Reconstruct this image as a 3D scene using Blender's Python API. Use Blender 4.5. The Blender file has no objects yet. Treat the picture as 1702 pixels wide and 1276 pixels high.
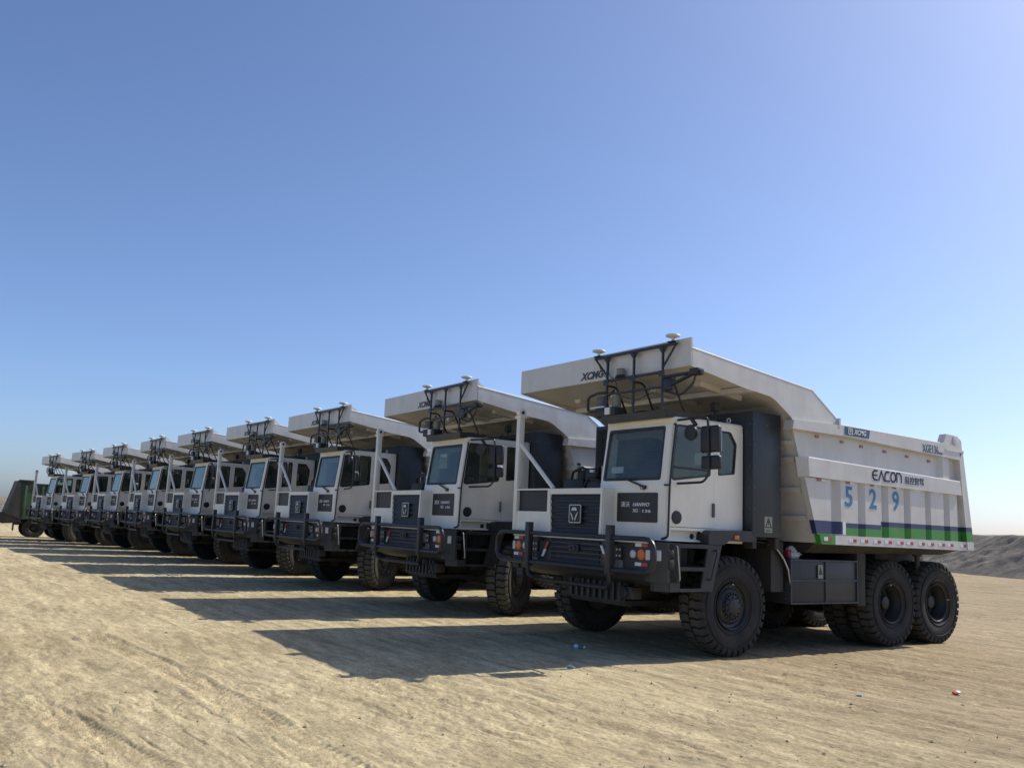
import bpy, bmesh, math, random
import numpy as np
from mathutils import Vector, Matrix

random.seed(7)
R = math.radians
scene = bpy.context.scene
COL = scene.collection

# ------------------------------------------------------------------ camera
CAM = Vector((11.1369, -10.568, 1.8047))
YAW, PITCH, ROLL, FPX = 0.9767, 0.1594, 0.0459, 1459.4
fwd = Vector((-math.sin(YAW) * math.cos(PITCH), math.cos(YAW) * math.cos(PITCH), math.sin(PITCH)))
rgt = Vector((math.cos(YAW), math.sin(YAW), 0))
upv = rgt.cross(fwd)
r2 = math.cos(ROLL) * rgt + math.sin(ROLL) * upv
u2 = -math.sin(ROLL) * rgt + math.cos(ROLL) * upv
cd = bpy.data.cameras.new('camera')
cam = bpy.data.objects.new('camera', cd)
COL.objects.link(cam)
cam.matrix_world = Matrix(((r2.x, u2.x, -fwd.x, CAM.x), (r2.y, u2.y, -fwd.y, CAM.y), (r2.z, u2.z, -fwd.z, CAM.z), (0, 0, 0, 1)))
cd.sensor_fit = 'HORIZONTAL'
cd.sensor_width = 36
cd.lens = FPX / 1702 * 36
cd.clip_end = 20000
scene.camera = cam

# ------------------------------------------------------------------ sky and sun
SUN = Vector((0.085, 0.70, 0.715)).normalized()
el = math.asin(SUN.z)
az = math.atan2(SUN.x, SUN.y)
w = bpy.data.worlds.new('World')
scene.world = w
w.use_nodes = True
nt = w.node_tree
nt.nodes.clear()
sky = nt.nodes.new('ShaderNodeTexSky')
sky.sky_type = 'NISHITA'
sky.sun_disc = False
sky.sun_elevation = el
sky.sun_rotation = az
sky.altitude = 2400
sky.air_density = 1.0
sky.dust_density = 10.0
sky.ozone_density = 6.0
bg = nt.nodes.new('ShaderNodeBackground')
bg.inputs['Strength'].default_value = 0.118
wo = nt.nodes.new('ShaderNodeOutputWorld')
tint = nt.nodes.new('ShaderNodeMix')
tint.data_type = 'RGBA'
tint.blend_type = 'MULTIPLY'
tint.inputs['Factor'].default_value = 1.0
tint.inputs['B'].default_value = (1.0, 0.972, 0.99, 1)      # slightly dusty desert air, the same over the whole sky
nt.links.new(sky.outputs[0], tint.inputs['A'])
nt.links.new(tint.outputs['Result'], bg.inputs[0])
nt.links.new(bg.outputs[0], wo.inputs[0])
sl = bpy.data.lights.new('sun', 'SUN')
sl.energy = 3.8
sl.angle = R(0.5)
sl.color = (1.0, 0.94, 0.84)
so = bpy.data.objects.new('sun', sl)
COL.objects.link(so)
so.rotation_euler = SUN.to_track_quat('Z', 'Y').to_euler()
so.location = (20, 60, 60)
scene.view_settings.view_transform = 'Standard'
scene.view_settings.look = 'None'
scene.view_settings.exposure = 0.54
scene.view_settings.gamma = 1.0
scene.view_settings.use_curve_mapping = False
scene.cycles.max_bounces = 8
scene.cycles.transparent_max_bounces = 16

# ------------------------------------------------------------------ materials
def new_mat(name):
    m = bpy.data.materials.new(name)
    m.use_nodes = True
    n = m.node_tree.nodes
    return m, n, m.node_tree.links, n['Principled BSDF']

def col4(c):
    return (c[0], c[1], c[2], 1)

def simple(name, c, rough=0.5, metal=0.0, var=0.12, scale=3.0, bump=0.0, dust=0.0, spec=0.5, coat=0.0):
    """plain painted, rubber or metal surface with fine colour variation, dust blotches and relief"""
    m, n, l, b = new_mat(name)
    tc = n.new('ShaderNodeTexCoord')
    no = n.new('ShaderNodeTexNoise')
    no.inputs['Scale'].default_value = scale
    no.inputs['Detail'].default_value = 6
    no.inputs['Roughness'].default_value = 0.65
    l.new(tc.outputs['Object'], no.inputs['Vector'])
    ra = n.new('ShaderNodeValToRGB')
    ra.color_ramp.elements[0].position = 0.3
    ra.color_ramp.elements[1].position = 0.7
    ra.color_ramp.elements[0].color = col4([v * (1 - var) for v in c])
    ra.color_ramp.elements[1].color = col4([min(1, v * (1 + var)) for v in c])
    l.new(no.outputs['Fac'], ra.inputs['Fac'])
    out = ra.outputs['Color']
    if dust:
        n2 = n.new('ShaderNodeTexNoise')
        n2.inputs['Scale'].default_value = 1.7
        n2.inputs['Detail'].default_value = 9
        n2.inputs['Roughness'].default_value = 0.7
        mp = n.new('ShaderNodeMapping')
        mp.inputs['Scale'].default_value = (1.6, 1.6, 0.30)
        oi = n.new('ShaderNodeObjectInfo')
        sh = n.new('ShaderNodeMath')
        sh.operation = 'MULTIPLY'
        sh.inputs[1].default_value = 40.0
        l.new(oi.outputs['Random'], sh.inputs[0])
        ad = n.new('ShaderNodeVectorMath')
        ad.operation = 'ADD'
        l.new(tc.outputs['Object'], ad.inputs[0])
        l.new(sh.outputs[0], ad.inputs[1])
        l.new(ad.outputs[0], mp.inputs['Vector'])
        l.new(mp.outputs[0], n2.inputs['Vector'])
        r2_ = n.new('ShaderNodeValToRGB')
        r2_.color_ramp.elements[0].position = 0.42
        r2_.color_ramp.elements[1].position = 0.75
        r2_.color_ramp.elements[0].color = (0.12 * dust, 0.12 * dust, 0.12 * dust, 1)
        r2_.color_ramp.elements[1].color = (dust, dust, dust, 1)
        l.new(n2.outputs['Fac'], r2_.inputs['Fac'])
        mx = n.new('ShaderNodeMix')
        mx.data_type = 'RGBA'
        mx.inputs['B'].default_value = (0.34, 0.28, 0.19, 1)
        l.new(r2_.outputs['Color'], mx.inputs['Factor'])
        l.new(out, mx.inputs['A'])
        out = mx.outputs['Result']
    l.new(out, b.inputs['Base Color'])
    b.inputs['Metallic'].default_value = metal
    b.inputs['Specular IOR Level'].default_value = spec
    b.inputs['Coat Weight'].default_value = coat
    rr = n.new('ShaderNodeMapRange')
    rr.inputs['To Min'].default_value = max(0.02, rough - 0.08)
    rr.inputs['To Max'].default_value = min(1, rough + 0.12)
    l.new(no.outputs['Fac'], rr.inputs['Value'])
    l.new(rr.outputs[0], b.inputs['Roughness'])
    if bump:
        bu = n.new('ShaderNodeBump')
        bu.inputs['Strength'].default_value = bump
        bu.inputs['Distance'].default_value = 0.01
        n3 = n.new('ShaderNodeTexNoise')
        n3.inputs['Scale'].default_value = 40
        n3.inputs['Detail'].default_value = 4
        l.new(tc.outputs['Object'], n3.inputs['Vector'])
        l.new(n3.outputs['Fac'], bu.inputs['Height'])
        n4 = n.new('ShaderNodeTexNoise')
        n4.inputs['Scale'].default_value = 2.3
        n4.inputs['Detail'].default_value = 1
        l.new(tc.outputs['Object'], n4.inputs['Vector'])
        bv = n.new('ShaderNodeBump')
        bv.inputs['Strength'].default_value = 0.35
        bv.inputs['Distance'].default_value = 0.02
        l.new(n4.outputs['Fac'], bv.inputs['Height'])
        l.new(bv.outputs[0], bu.inputs['Normal'])
        l.new(bu.outputs[0], b.inputs['Normal'])
    return m

PAINT_C = (0.64, 0.63, 0.595)
CAB_C = (0.85, 0.81, 0.70)
M = {}
M['paint'] = simple('cream paint', PAINT_C, 0.38, var=0.06, dust=0.30, bump=0.03)
M['cab'] = simple('cream cab paint', CAB_C, 0.36, var=0.04, dust=0.15, bump=0.03)
M['graphite'] = simple('graphite paint', (0.022, 0.025, 0.029), 0.5, var=0.15, dust=0.09, bump=0.05)
M['black'] = simple('black plastic', (0.016, 0.017, 0.019), 0.5, dust=0.05)
M['under'] = simple('dark chassis paint', (0.020, 0.021, 0.022), 0.7, dust=0.16)
M['rubber'] = simple('tyre rubber', (0.026, 0.027, 0.029), 0.75, var=0.25, dust=0.16, bump=0.2, spec=0.25)
def tyre_mat():
    m = simple('tyre rubber', (0.024, 0.025, 0.027), 0.75, var=0.25, dust=0.10, bump=0.2, spec=0.25)
    n = m.node_tree.nodes
    l = m.node_tree.links
    b = n['Principled BSDF']
    src = b.inputs['Base Color'].links[0].from_socket
    tc = n.new('ShaderNodeTexCoord')
    mu = n.new('ShaderNodeVectorMath')
    mu.operation = 'MULTIPLY'
    mu.inputs[1].default_value = (0, 1, 1)
    l.new(tc.outputs['Object'], mu.inputs[0])
    le = n.new('ShaderNodeVectorMath')
    le.operation = 'LENGTH'
    l.new(mu.outputs[0], le.inputs[0])
    mr = n.new('ShaderNodeMapRange')
    mr.inputs['From Min'].default_value = 0.725
    mr.inputs['From Max'].default_value = 0.75
    mr.inputs['To Max'].default_value = 0.34
    l.new(le.outputs['Value'], mr.inputs['Value'])
    no = n.new('ShaderNodeTexNoise')
    no.inputs['Scale'].default_value = 5
    no.inputs['Detail'].default_value = 8
    l.new(tc.outputs['Object'], no.inputs['Vector'])
    mm = n.new('ShaderNodeMath')
    mm.operation = 'MULTIPLY'
    l.new(mr.outputs[0], mm.inputs[0])
    l.new(no.outputs['Fac'], mm.inputs[1])
    mx = n.new('ShaderNodeMix')
    mx.data_type = 'RGBA'
    mx.inputs['B'].default_value = (0.30, 0.26, 0.18, 1)
    l.new(mm.outputs[0], mx.inputs['Factor'])
    l.new(src, mx.inputs['A'])
    l.new(mx.outputs['Result'], b.inputs['Base Color'])
    return m
M['rubber'] = tyre_mat()
M['rim'] = simple('dark wheel paint', (0.016, 0.018, 0.022), 0.5, dust=0.07)
M['sidebox'] = simple('dark box paint', (0.024, 0.027, 0.031), 0.45, var=0.1, dust=0.07, bump=0.03)
M['dullred'] = simple('faded red reflector', (0.36, 0.17, 0.16), 0.5)
M['cabinet'] = simple('slate cabinet paint', (0.030, 0.041, 0.050), 0.45, var=0.08, dust=0.06)
M['bolt'] = simple('dull bolts', (0.16, 0.17, 0.18), 0.5, metal=0.6)
M['grey'] = simple('dim grey plastic', (0.11, 0.115, 0.12), 0.6)
M['tube'] = simple('black tube paint', (0.014, 0.015, 0.018), 0.4, dust=0.06)
M['steel'] = simple('bare steel', (0.45, 0.46, 0.47), 0.35, metal=0.9)
M['chrome'] = simple('chrome', (0.75, 0.76, 0.78), 0.12, metal=1.0, var=0.03)
M['amber'] = simple('amber lens', (0.62, 0.16, 0.03), 0.2, var=0.1)
M['clear'] = simple('clear lens', (0.55, 0.57, 0.58), 0.12, var=0.25, scale=60)
M['red'] = simple('red reflector', (0.42, 0.05, 0.05), 0.35, var=0.1)
M['white'] = simple('white reflector', (0.74, 0.75, 0.76), 0.35, var=0.05)
M['antenna'] = simple('pale antenna plastic', (0.62, 0.64, 0.60), 0.4, var=0.04)
M['blue'] = simple('blue stencil paint', (0.055, 0.20, 0.36), 0.5, var=0.2, scale=9)
M['navy'] = simple('navy print', (0.020, 0.026, 0.085), 0.45, var=0.1)
M['ink'] = simple('dark print', (0.05, 0.05, 0.055), 0.5)
M['badge'] = simple('badge blue', (0.025, 0.085, 0.14), 0.4)
M['lettering'] = simple('white lettering', (0.78, 0.78, 0.78), 0.4, var=0.03)
M['tank'] = simple('milky tank plastic', (0.42, 0.40, 0.30), 0.4)
M['yellow'] = simple('warning label', (0.30, 0.32, 0.24), 0.5, var=0.15)
M['seat'] = simple('seat fabric', (0.10, 0.10, 0.105), 0.9)
M['trim'] = simple('cab trim', (0.16, 0.155, 0.145), 0.8)
M['sage'] = simple('aged plastic', (0.20, 0.21, 0.19), 0.6)

def glass_mat(name, tint, gl):
    m = bpy.data.materials.new(name)
    m.use_nodes = True
    n = m.node_tree.nodes
    l = m.node_tree.links
    n.clear()
    o = n.new('ShaderNodeOutputMaterial')
    t = n.new('ShaderNodeBsdfTransparent')
    t.inputs[0].default_value = col4(tint)
    g = n.new('ShaderNodeBsdfGlossy')
    g.inputs['Roughness'].default_value = 0.03
    g.inputs['Color'].default_value = (0.85, 0.92, 0.92, 1)
    lw = n.new('ShaderNodeLayerWeight')                 # Schlick reflectance, the same on both faces of a pane
    lw.inputs['Blend'].default_value = 0.5
    pw = n.new('ShaderNodeMath')
    pw.operation = 'POWER'
    pw.inputs[1].default_value = 5.0
    l.new(lw.outputs['Facing'], pw.inputs[0])
    f = n.new('ShaderNodeMath')
    f.operation = 'MULTIPLY_ADD'
    f.inputs[1].default_value = 0.80
    f.inputs[2].default_value = ((gl - 1) / (gl + 1)) ** 2
    l.new(pw.outputs[0], f.inputs[0])
    d = n.new('ShaderNodeBsdfDiffuse')
    d.inputs[0].default_value = (0.36, 0.32, 0.24, 1)
    tc = n.new('ShaderNodeTexCoord')
    no = n.new('ShaderNodeTexNoise')
    no.inputs['Scale'].default_value = 2.2
    no.inputs['Detail'].default_value = 8
    l.new(tc.outputs['Object'], no.inputs['Vector'])
    mr = n.new('ShaderNodeMapRange')
    mr.inputs['From Min'].default_value = 0.35
    mr.inputs['From Max'].default_value = 0.8
    mr.inputs['To Min'].default_value = 0.01
    mr.inputs['To Max'].default_value = 0.13
    l.new(no.outputs['Fac'], mr.inputs['Value'])
    m1 = n.new('ShaderNodeMixShader')
    m2 = n.new('ShaderNodeMixShader')
    l.new(f.outputs[0], m1.inputs[0])
    l.new(t.outputs[0], m1.inputs[1])
    l.new(g.outputs[0], m1.inputs[2])
    l.new(mr.outputs[0], m2.inputs[0])
    l.new(m1.outputs[0], m2.inputs[1])
    l.new(d.outputs[0], m2.inputs[2])
    l.new(m2.outputs[0], o.inputs[0])
    return m

M['glass'] = glass_mat('tinted glass', (0.76, 0.82, 0.80), 1.5)
M['bottle'] = glass_mat('bottle plastic', (0.80, 0.90, 0.95), 1.5)

def livery():
    """cream paint with the navy and green painted bands of the dump body, in truck coordinates"""
    m = simple('cream paint with navy and green bands', PAINT_C, 0.38, var=0.06, dust=0.28, bump=0.03)
    n = m.node_tree.nodes
    l = m.node_tree.links
    b = n['Principled BSDF']
    src = b.inputs['Base Color'].links[0].from_socket
    tc = n.new('ShaderNodeTexCoord')
    sp = n.new('ShaderNodeSeparateXYZ')
    l.new(tc.outputs['Object'], sp.inputs[0])
    def cmp(op, a, v):
        k = n.new('ShaderNodeMath')
        k.operation = op
        if isinstance(a, (int, float)):
            k.inputs[0].default_value = a
        else:
            l.new(a, k.inputs[0])
        if isinstance(v, (int, float)):
            k.inputs[1].default_value = v
        else:
            l.new(v, k.inputs[1])
        return k.outputs[0]
    y, z = sp.outputs['Y'], sp.outputs['Z']
    def rect(y0, y1, z0, z1):
        a = cmp('MULTIPLY', cmp('GREATER_THAN', y, y0), cmp('LESS_THAN', y, y1))
        c = cmp('MULTIPLY', cmp('GREATER_THAN', z, z0), cmp('LESS_THAN', z, z1))
        return cmp('MULTIPLY', a, c)
    navy = cmp('MAXIMUM', cmp('MAXIMUM', rect(0, 2.16, 1.905, 2.11), rect(2.16, 3.22, 2.015, 2.095)), rect(3.22, 9, 2.07, 2.155))
    green = cmp('MAXIMUM', cmp('MAXIMUM', rect(0, 1.96, 1.60, 1.905), rect(2.16, 3.22, 1.888, 2.015)), rect(3.22, 9, 1.888, 2.07))
    for fac, c in ((navy, (0.035, 0.045, 0.125, 1)), (green, (0.060, 0.265, 0.042, 1))):
        mx = n.new('ShaderNodeMix')
        mx.data_type = 'RGBA'
        l.new(fac, mx.inputs['Factor'])
        l.new(src, mx.inputs['A'])
        mx.inputs['B'].default_value = c
        src = mx.outputs['Result']
    l.new(src, b.inputs['Base Color'])
    return m

M['livery'] = livery()

def ground_mat(name, c0, c1, c2, bumpd=0.02, brown=False):
    m, n, l, b = new_mat(name)
    tc = n.new('ShaderNodeTexCoord')
    def noise(scale, detail=8, rough=0.6, sc=(1, 1, 1), rot=0.0):
        mp = n.new('ShaderNodeMapping')
        mp.inputs['Scale'].default_value = sc
        mp.inputs['Rotation'].default_value = (0, 0, rot)
        l.new(tc.outputs['Object'], mp.inputs['Vector'])
        t = n.new('ShaderNodeTexNoise')
        t.inputs['Scale'].default_value = scale
        t.inputs['Detail'].default_value = detail
        t.inputs['Roughness'].default_value = rough
        l.new(mp.outputs[0], t.inputs['Vector'])
        return t.outputs['Fac']
    def ramp(f, p0, p1, a, c):
        r = n.new('ShaderNodeValToRGB')
        r.color_ramp.elements[0].position = p0
        r.color_ramp.elements[1].position = p1
        r.color_ramp.elements[0].color = col4(a)
        r.color_ramp.elements[1].color = col4(c)
        l.new(f, r.inputs['Fac'])
        return r.outputs['Color']
    def mix(f, a, bb, mode='MIX'):
        x = n.new('ShaderNodeMix')
        x.data_type = 'RGBA'
        x.blend_type = mode
        if isinstance(f, float):
            x.inputs['Factor'].default_value = f
        else:
            l.new(f, x.inputs['Factor'])
        l.new(a, x.inputs['A'])
        l.new(bb, x.inputs['B'])
        return x.outputs['Result']
    big = ramp(noise(0.16, 6), 0.35, 0.68, c0, c1)
    st = noise(1.0, 9, 0.74, (0.5, 3.0, 1), R(-10))
    patch = ramp(st, 0.36, 0.68, (0.66, 0.64, 0.62), (1.22, 1.21, 1.18))
    c = mix(1.0, big, patch, 'MULTIPLY')
    mid = ramp(noise(5.5, 8, 0.78, (0.5, 1.4, 1), R(-10)), 0.36, 0.66, (0.66, 0.64, 0.61), (1.22, 1.22, 1.20))
    c = mix(1.0, c, mid, 'MULTIPLY')
    fine = ramp(noise(34, 5, 0.75, (0.7, 1.3, 1), R(-10)), 0.32, 0.70, (0.64, 0.62, 0.58), (1.26, 1.26, 1.24))
    c = mix(1.0, c, fine, 'MULTIPLY')
    fleck = ramp(noise(26, 3, 0.6, (1, 1.5, 1)), 0.655, 0.70, (1, 1, 1), (0.55, 0.52, 0.48))
    c = mix(1.0, c, fleck, 'MULTIPLY')
    blot = ramp(noise(0.55, 7, 0.65), 0.56, 0.74, (0, 0, 0), (0.65, 0.65, 0.65))
    rgb = n.new('ShaderNodeRGB')
    rgb.outputs[0].default_value = col4(c2)
    c = mix(blot, c, rgb.outputs[0])
    if brown:
        dp = n.new('ShaderNodeVectorMath')
        dp.operation = 'DOT_PRODUCT'
        dp.inputs[1].default_value = (0.56, 0.83, 0)
        l.new(tc.outputs['Object'], dp.inputs[0])
        wob = n.new('ShaderNodeMath')
        wob.operation = 'MULTIPLY_ADD'
        wob.inputs[1].default_value = 7.0
        l.new(noise(0.35, 6, 0.65, (0.6, 1.4, 1), R(-10)), wob.inputs[0])
        l.new(dp.outputs['Value'], wob.inputs[2])
        rg = n.new('ShaderNodeMapRange')
        rg.interpolation_type = 'SMOOTHSTEP'
        rg.inputs['From Min'].default_value = 0.8
        rg.inputs['From Max'].default_value = 6.5
        l.new(wob.outputs[0], rg.inputs['Value'])
        br = n.new('ShaderNodeRGB')
        br.outputs[0].default_value = (0.72, 0.69, 0.70, 1)
        c = mix(rg.outputs[0], c, mix(1.0, c, br.outputs[0], 'MULTIPLY'))
    l.new(c, b.inputs['Base Color'])
    b.inputs['Roughness'].default_value = 0.95
    b.inputs['Specular IOR Level'].default_value = 0.12
    b1 = n.new('ShaderNodeBump')
    b1.inputs['Strength'].default_value = 0.5
    b1.inputs['Distance'].default_value = bumpd
    l.new(noise(9, 9, 0.80, (0.45, 1.7, 1), R(-10)), b1.inputs['Height'])
    b2 = n.new('ShaderNodeBump')
    b2.inputs['Strength'].default_value = 0.9
    b2.inputs['Distance'].default_value = bumpd * 0.45
    l.new(noise(48, 5, 0.75, (0.7, 1.4, 1), R(-10)), b2.inputs['Height'])
    l.new(b1.outputs[0], b2.inputs['Normal'])
    l.new(b2.outputs[0], b.inputs['Normal'])
    return m

M['dirt'] = ground_mat('packed desert dirt', (0.465, 0.395, 0.255), (0.60, 0.525, 0.355), (0.40, 0.325, 0.22), brown=True)
M['spoil'] = ground_mat('grey spoil', (0.22, 0.205, 0.185), (0.32, 0.295, 0.26), (0.36, 0.32, 0.25), 0.08)
M['stone'] = simple('dusty stone', (0.36, 0.30, 0.21), 0.95, var=0.35, scale=6, spec=0.1)

# ------------------------------------------------------------------ mesh helpers
class MB:
    """collects shapes and links them as one mesh object"""
    def __init__(s):
        s.bm = bmesh.new()
    def face(s, pts):
        s.bm.faces.new([s.bm.verts.new(p) for p in pts])
        return s
    def box(s, x0, x1, y0, y1, z0, z1, bev=0.0, seg=2):
        v = [s.bm.verts.new((x, y, z)) for x in (x0, x1) for y in (y0, y1) for z in (z0, z1)]
        fs = [s.bm.faces.new([v[i] for i in q]) for q in ((0, 1, 3, 2), (4, 6, 7, 5), (0, 4, 5, 1), (2, 3, 7, 6), (0, 2, 6, 4), (1, 5, 7, 3))]
        if bev:
            es = list({e for f in fs for e in f.edges})
            bmesh.ops.bevel(s.bm, geom=es, offset=bev, segments=seg, affect='EDGES', profile=0.5)
        return s
    def prism(s, outline, t0, t1, mp, holes=()):
        """flat plate with holes: (u, v) outline extruded from t0 to t1 through mp(u, v, t)"""
        loops = [outline] + list(holes)
        b2 = bmesh.new()
        es, idx = [], {}
        k = 0
        flat = []
        for lo in loops:
            vs = [b2.verts.new((p[0], p[1], 0)) for p in lo]
            for i, v in enumerate(vs):
                idx[v] = k + i
            flat += list(lo)
            k += len(lo)
            for i in range(len(vs)):
                es.append(b2.edges.new((vs[i], vs[(i + 1) % len(vs)])))
        if len(loops) == 1:
            tris = [list(range(len(outline)))] if False else None
        bmesh.ops.triangle_fill(b2, use_beauty=True, use_dissolve=False, edges=es)
        faces = [[idx[v] for v in f.verts] for f in b2.faces]
        b2.free()
        A = [s.bm.verts.new(mp(p[0], p[1], t0)) for p in flat]
        B = [s.bm.verts.new(mp(p[0], p[1], t1)) for p in flat]
        for f in faces:
            s.bm.faces.new([A[i] for i in f])
            s.bm.faces.new([B[i] for i in reversed(f)])
        k = 0
        for lo in loops:
            m = len(lo)
            for i in range(m):
                a, b = k + i, k + (i + 1) % m
                s.bm.faces.new((A[a], A[b], B[b], B[a]))
            k += m
        return s
    def yz(s, outline, x0, x1, holes=()):
        return s.prism(outline, x0, x1, lambda u, v, t: (t, u, v), holes)
    def xz(s, outline, y0, y1, holes=()):
        return s.prism(outline, y0, y1, lambda u, v, t: (u, t, v), holes)
    def xy(s, outline, z0, z1, holes=()):
        return s.prism(outline, z0, z1, lambda u, v, t: (u, v, t), holes)
    def tube(s, pts, r, n=8, closed=False):
        pts = [Vector(p) for p in pts]
        m = len(pts)
        rings = []
        nrm = None
        for i, p in enumerate(pts):
            a = pts[(i - 1) % m] if (closed or i) else p
            b = pts[(i + 1) % m] if (closed or i < m - 1) else p
            t = (b - a).normalized()
            if nrm is None:
                nrm = t.orthogonal().normalized()
            else:
                nrm = (nrm - t * nrm.dot(t)).normalized()
            bn = t.cross(nrm)
            rings.append([s.bm.verts.new(p + r * (math.cos(k * 2 * math.pi / n) * nrm + math.sin(k * 2 * math.pi / n) * bn)) for k in range(n)])
        for i in range(m if closed else m - 1):
            A, B = rings[i], rings[(i + 1) % m]
            for k in range(n):
                s.bm.faces.new((A[k], A[(k + 1) % n], B[(k + 1) % n], B[k]))
        if not closed:
            s.bm.faces.new(list(reversed(rings[0])))
            s.bm.faces.new(rings[-1])
        return s
    def lathe(s, prof, c=(0, 0, 0), ax='z', n=24):
        """profile (along axis, radius) spun about an axis through c"""
        rings = []
        for a, r in prof:
            ring = []
            for k in range(n):
                q = 2 * math.pi * k / n
                u, v = r * math.cos(q), r * math.sin(q)
                p = {'x': (a, u, v), 'y': (v, a, u), 'z': (u, v, a)}[ax]
                ring.append(s.bm.verts.new((p[0] + c[0], p[1] + c[1], p[2] + c[2])))
            rings.append(ring)
        for A, B in zip(rings, rings[1:]):
            for k in range(n):
                s.bm.faces.new((A[k], A[(k + 1) % n], B[(k + 1) % n], B[k]))
        s.bm.faces.new(list(reversed(rings[0])))
        s.bm.faces.new(rings[-1])
        return s
    def hexa(s, p):
        v = [s.bm.verts.new(q) for q in p]
        for q in ((0, 1, 2, 3), (7, 6, 5, 4), (0, 4, 5, 1), (1, 5, 6, 2), (2, 6, 7, 3), (3, 7, 4, 0)):
            s.bm.faces.new([v[i] for i in q])
        return s
    def mesh(s, name, mat, smooth=30):
        bmesh.ops.remove_doubles(s.bm, verts=s.bm.verts, dist=1e-5)
        bmesh.ops.recalc_face_normals(s.bm, faces=s.bm.faces)
        me = bpy.data.meshes.new(name)
        s.bm.to_mesh(me)
        s.bm.free()
        me.materials.append(mat)
        if smooth:
            me.shade_smooth()
            me.set_sharp_from_angle(angle=R(smooth))
        return me
    def build(s, name, mat, parent=None, smooth=30):
        return link(name, s.mesh(name, M[mat] if isinstance(mat, str) else mat, smooth), parent)

def link(name, me, parent=None):
    o = bpy.data.objects.new(name, me)
    COL.objects.link(o)
    o.parent = parent
    return o

def empty(name, loc=(0, 0, 0), rz=0.0, parent=None):
    o = bpy.data.objects.new(name, None)
    COL.objects.link(o)
    o.location = loc
    o.rotation_euler = (0, 0, rz)
    o.empty_display_size = 0.3
    o.parent = parent
    return o

def tag(o, label=None, cat=None, group=None, kind=None):
    if label:
        o['label'] = label
    if cat:
        o['category'] = cat
    if group:
        o['group'] = group
    if kind:
        o['kind'] = kind
    return o

def fillet(pts, r, n=4, closed=False):
    pts = [Vector(p) for p in pts]
    out = []
    m = len(pts)
    for i, p in enumerate(pts):
        if not closed and i in (0, m - 1):
            out.append(p)
            continue
        a, b = pts[(i - 1) % m] - p, pts[(i + 1) % m] - p
        d = min(r, a.length * 0.45, b.length * 0.45)
        A, B = p + a.normalized() * d, p + b.normalized() * d
        for k in range(n + 1):
            t = k / n
            out.append(A * (1 - t) ** 2 + p * 2 * t * (1 - t) + B * t * t)
    return out

def round2(pts, r, n=4):
    return [(p.x, p.y) for p in fillet([(a, b, 0) for a, b in pts], r, n, True)]

def rect2(a0, a1, b0, b1, r=0.0):
    p = [(a0, b0), (a1, b0), (a1, b1), (a0, b1)]
    return round2(p, r) if r else p

def text_mesh(name, body, mat, box, mp, shear=0.0, offset=0.0, depth=0.004, track=1.0):
    """lettering fitted into box (u0, u1, v0, v1) and laid on a surface by mp(u, v, t)"""
    cu = bpy.data.curves.new('tmp', 'FONT')
    cu.body = body
    cu.shear = shear
    cu.offset = offset
    cu.extrude = 0.02
    cu.resolution_u = 3
    cu.space_character = track
    ob = bpy.data.objects.new('tmp', cu)
    COL.objects.link(ob)
    dg = bpy.context.evaluated_depsgraph_get()
    me = bpy.data.meshes.new_from_object(ob.evaluated_get(dg))
    bpy.data.objects.remove(ob)
    bpy.data.curves.remove(cu)
    co = np.zeros(len(me.vertices) * 3)
    me.vertices.foreach_get('co', co)
    co = co.reshape(-1, 3)
    lo, hi = co.min(0), co.max(0)
    u0, u1, v0, v1 = box
    res = []
    for p in co:
        u = u0 + (u1 - u0) * (p[0] - lo[0]) / max(1e-6, hi[0] - lo[0])
        v = v0 + (v1 - v0) * (p[1] - lo[1]) / max(1e-6, hi[1] - lo[1])
        res.append(mp(u, v, depth if p[2] > 0 else -0.004))
    me.vertices.foreach_set('co', np.array(res, dtype=np.float32).ravel())
    me.update()
    me.name = name
    me.materials.clear()
    me.materials.append(M[mat])
    return me

def text(name, body, mat, box, mp, parent, **k):
    return link(name, text_mesh(name, body, mat, box, mp, **k), parent)

def strokes(name, mat, lines, wd, mp, parent):
    """lettering drawn as flat bars along polylines in (u, v)"""
    b = MB()
    for ln in lines:
        for (a0, b0), (a1, b1) in zip(ln, ln[1:]):
            dx, dy = a1 - a0, b1 - b0
            L = math.hypot(dx, dy)
            if L < 1e-6:
                continue
            tx, ty = dx / L * wd * 0.35, dy / L * wd * 0.35
            nx, ny = -dy / L * wd / 2, dx / L * wd / 2
            q = [(a0 - tx + nx, b0 - ty + ny), (a1 + tx + nx, b1 + ty + ny), (a1 + tx - nx, b1 + ty - ny), (a0 - tx - nx, b0 - ty - ny)]
            b.hexa([mp(u, v, -0.003) for u, v in q] + [mp(u, v, 0.004) for u, v in q])
    return b.build(name, mat, parent, smooth=0)

def copy_tree(o, parent=None):
    c = o.copy()
    COL.objects.link(c)
    c.parent = parent
    for ch in KIDS.get(o.name, []):
        copy_tree(ch, c)
    return c

# ------------------------------------------------------------------ ground
rng = np.random.default_rng(3)
def vnoise(x, y, s, seed):
    """smooth value noise in -1..1"""
    g = np.random.default_rng(seed).random((256, 256)) * 2 - 1
    X, Y = x / s, y / s
    i, j = np.floor(X).astype(int), np.floor(Y).astype(int)
    fx, fy = X - i, Y - j
    fx = fx * fx * fx * (fx * (fx * 6 - 15) + 10)
    fy = fy * fy * fy * (fy * (fy * 6 - 15) + 10)
    a, b = g[i % 256, j % 256], g[(i + 1) % 256, j % 256]
    c, d = g[i % 256, (j + 1) % 256], g[(i + 1) % 256, (j + 1) % 256]
    return (a * (1 - fx) + b * fx) * (1 - fy) + (c * (1 - fx) + d * fx) * fy

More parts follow.
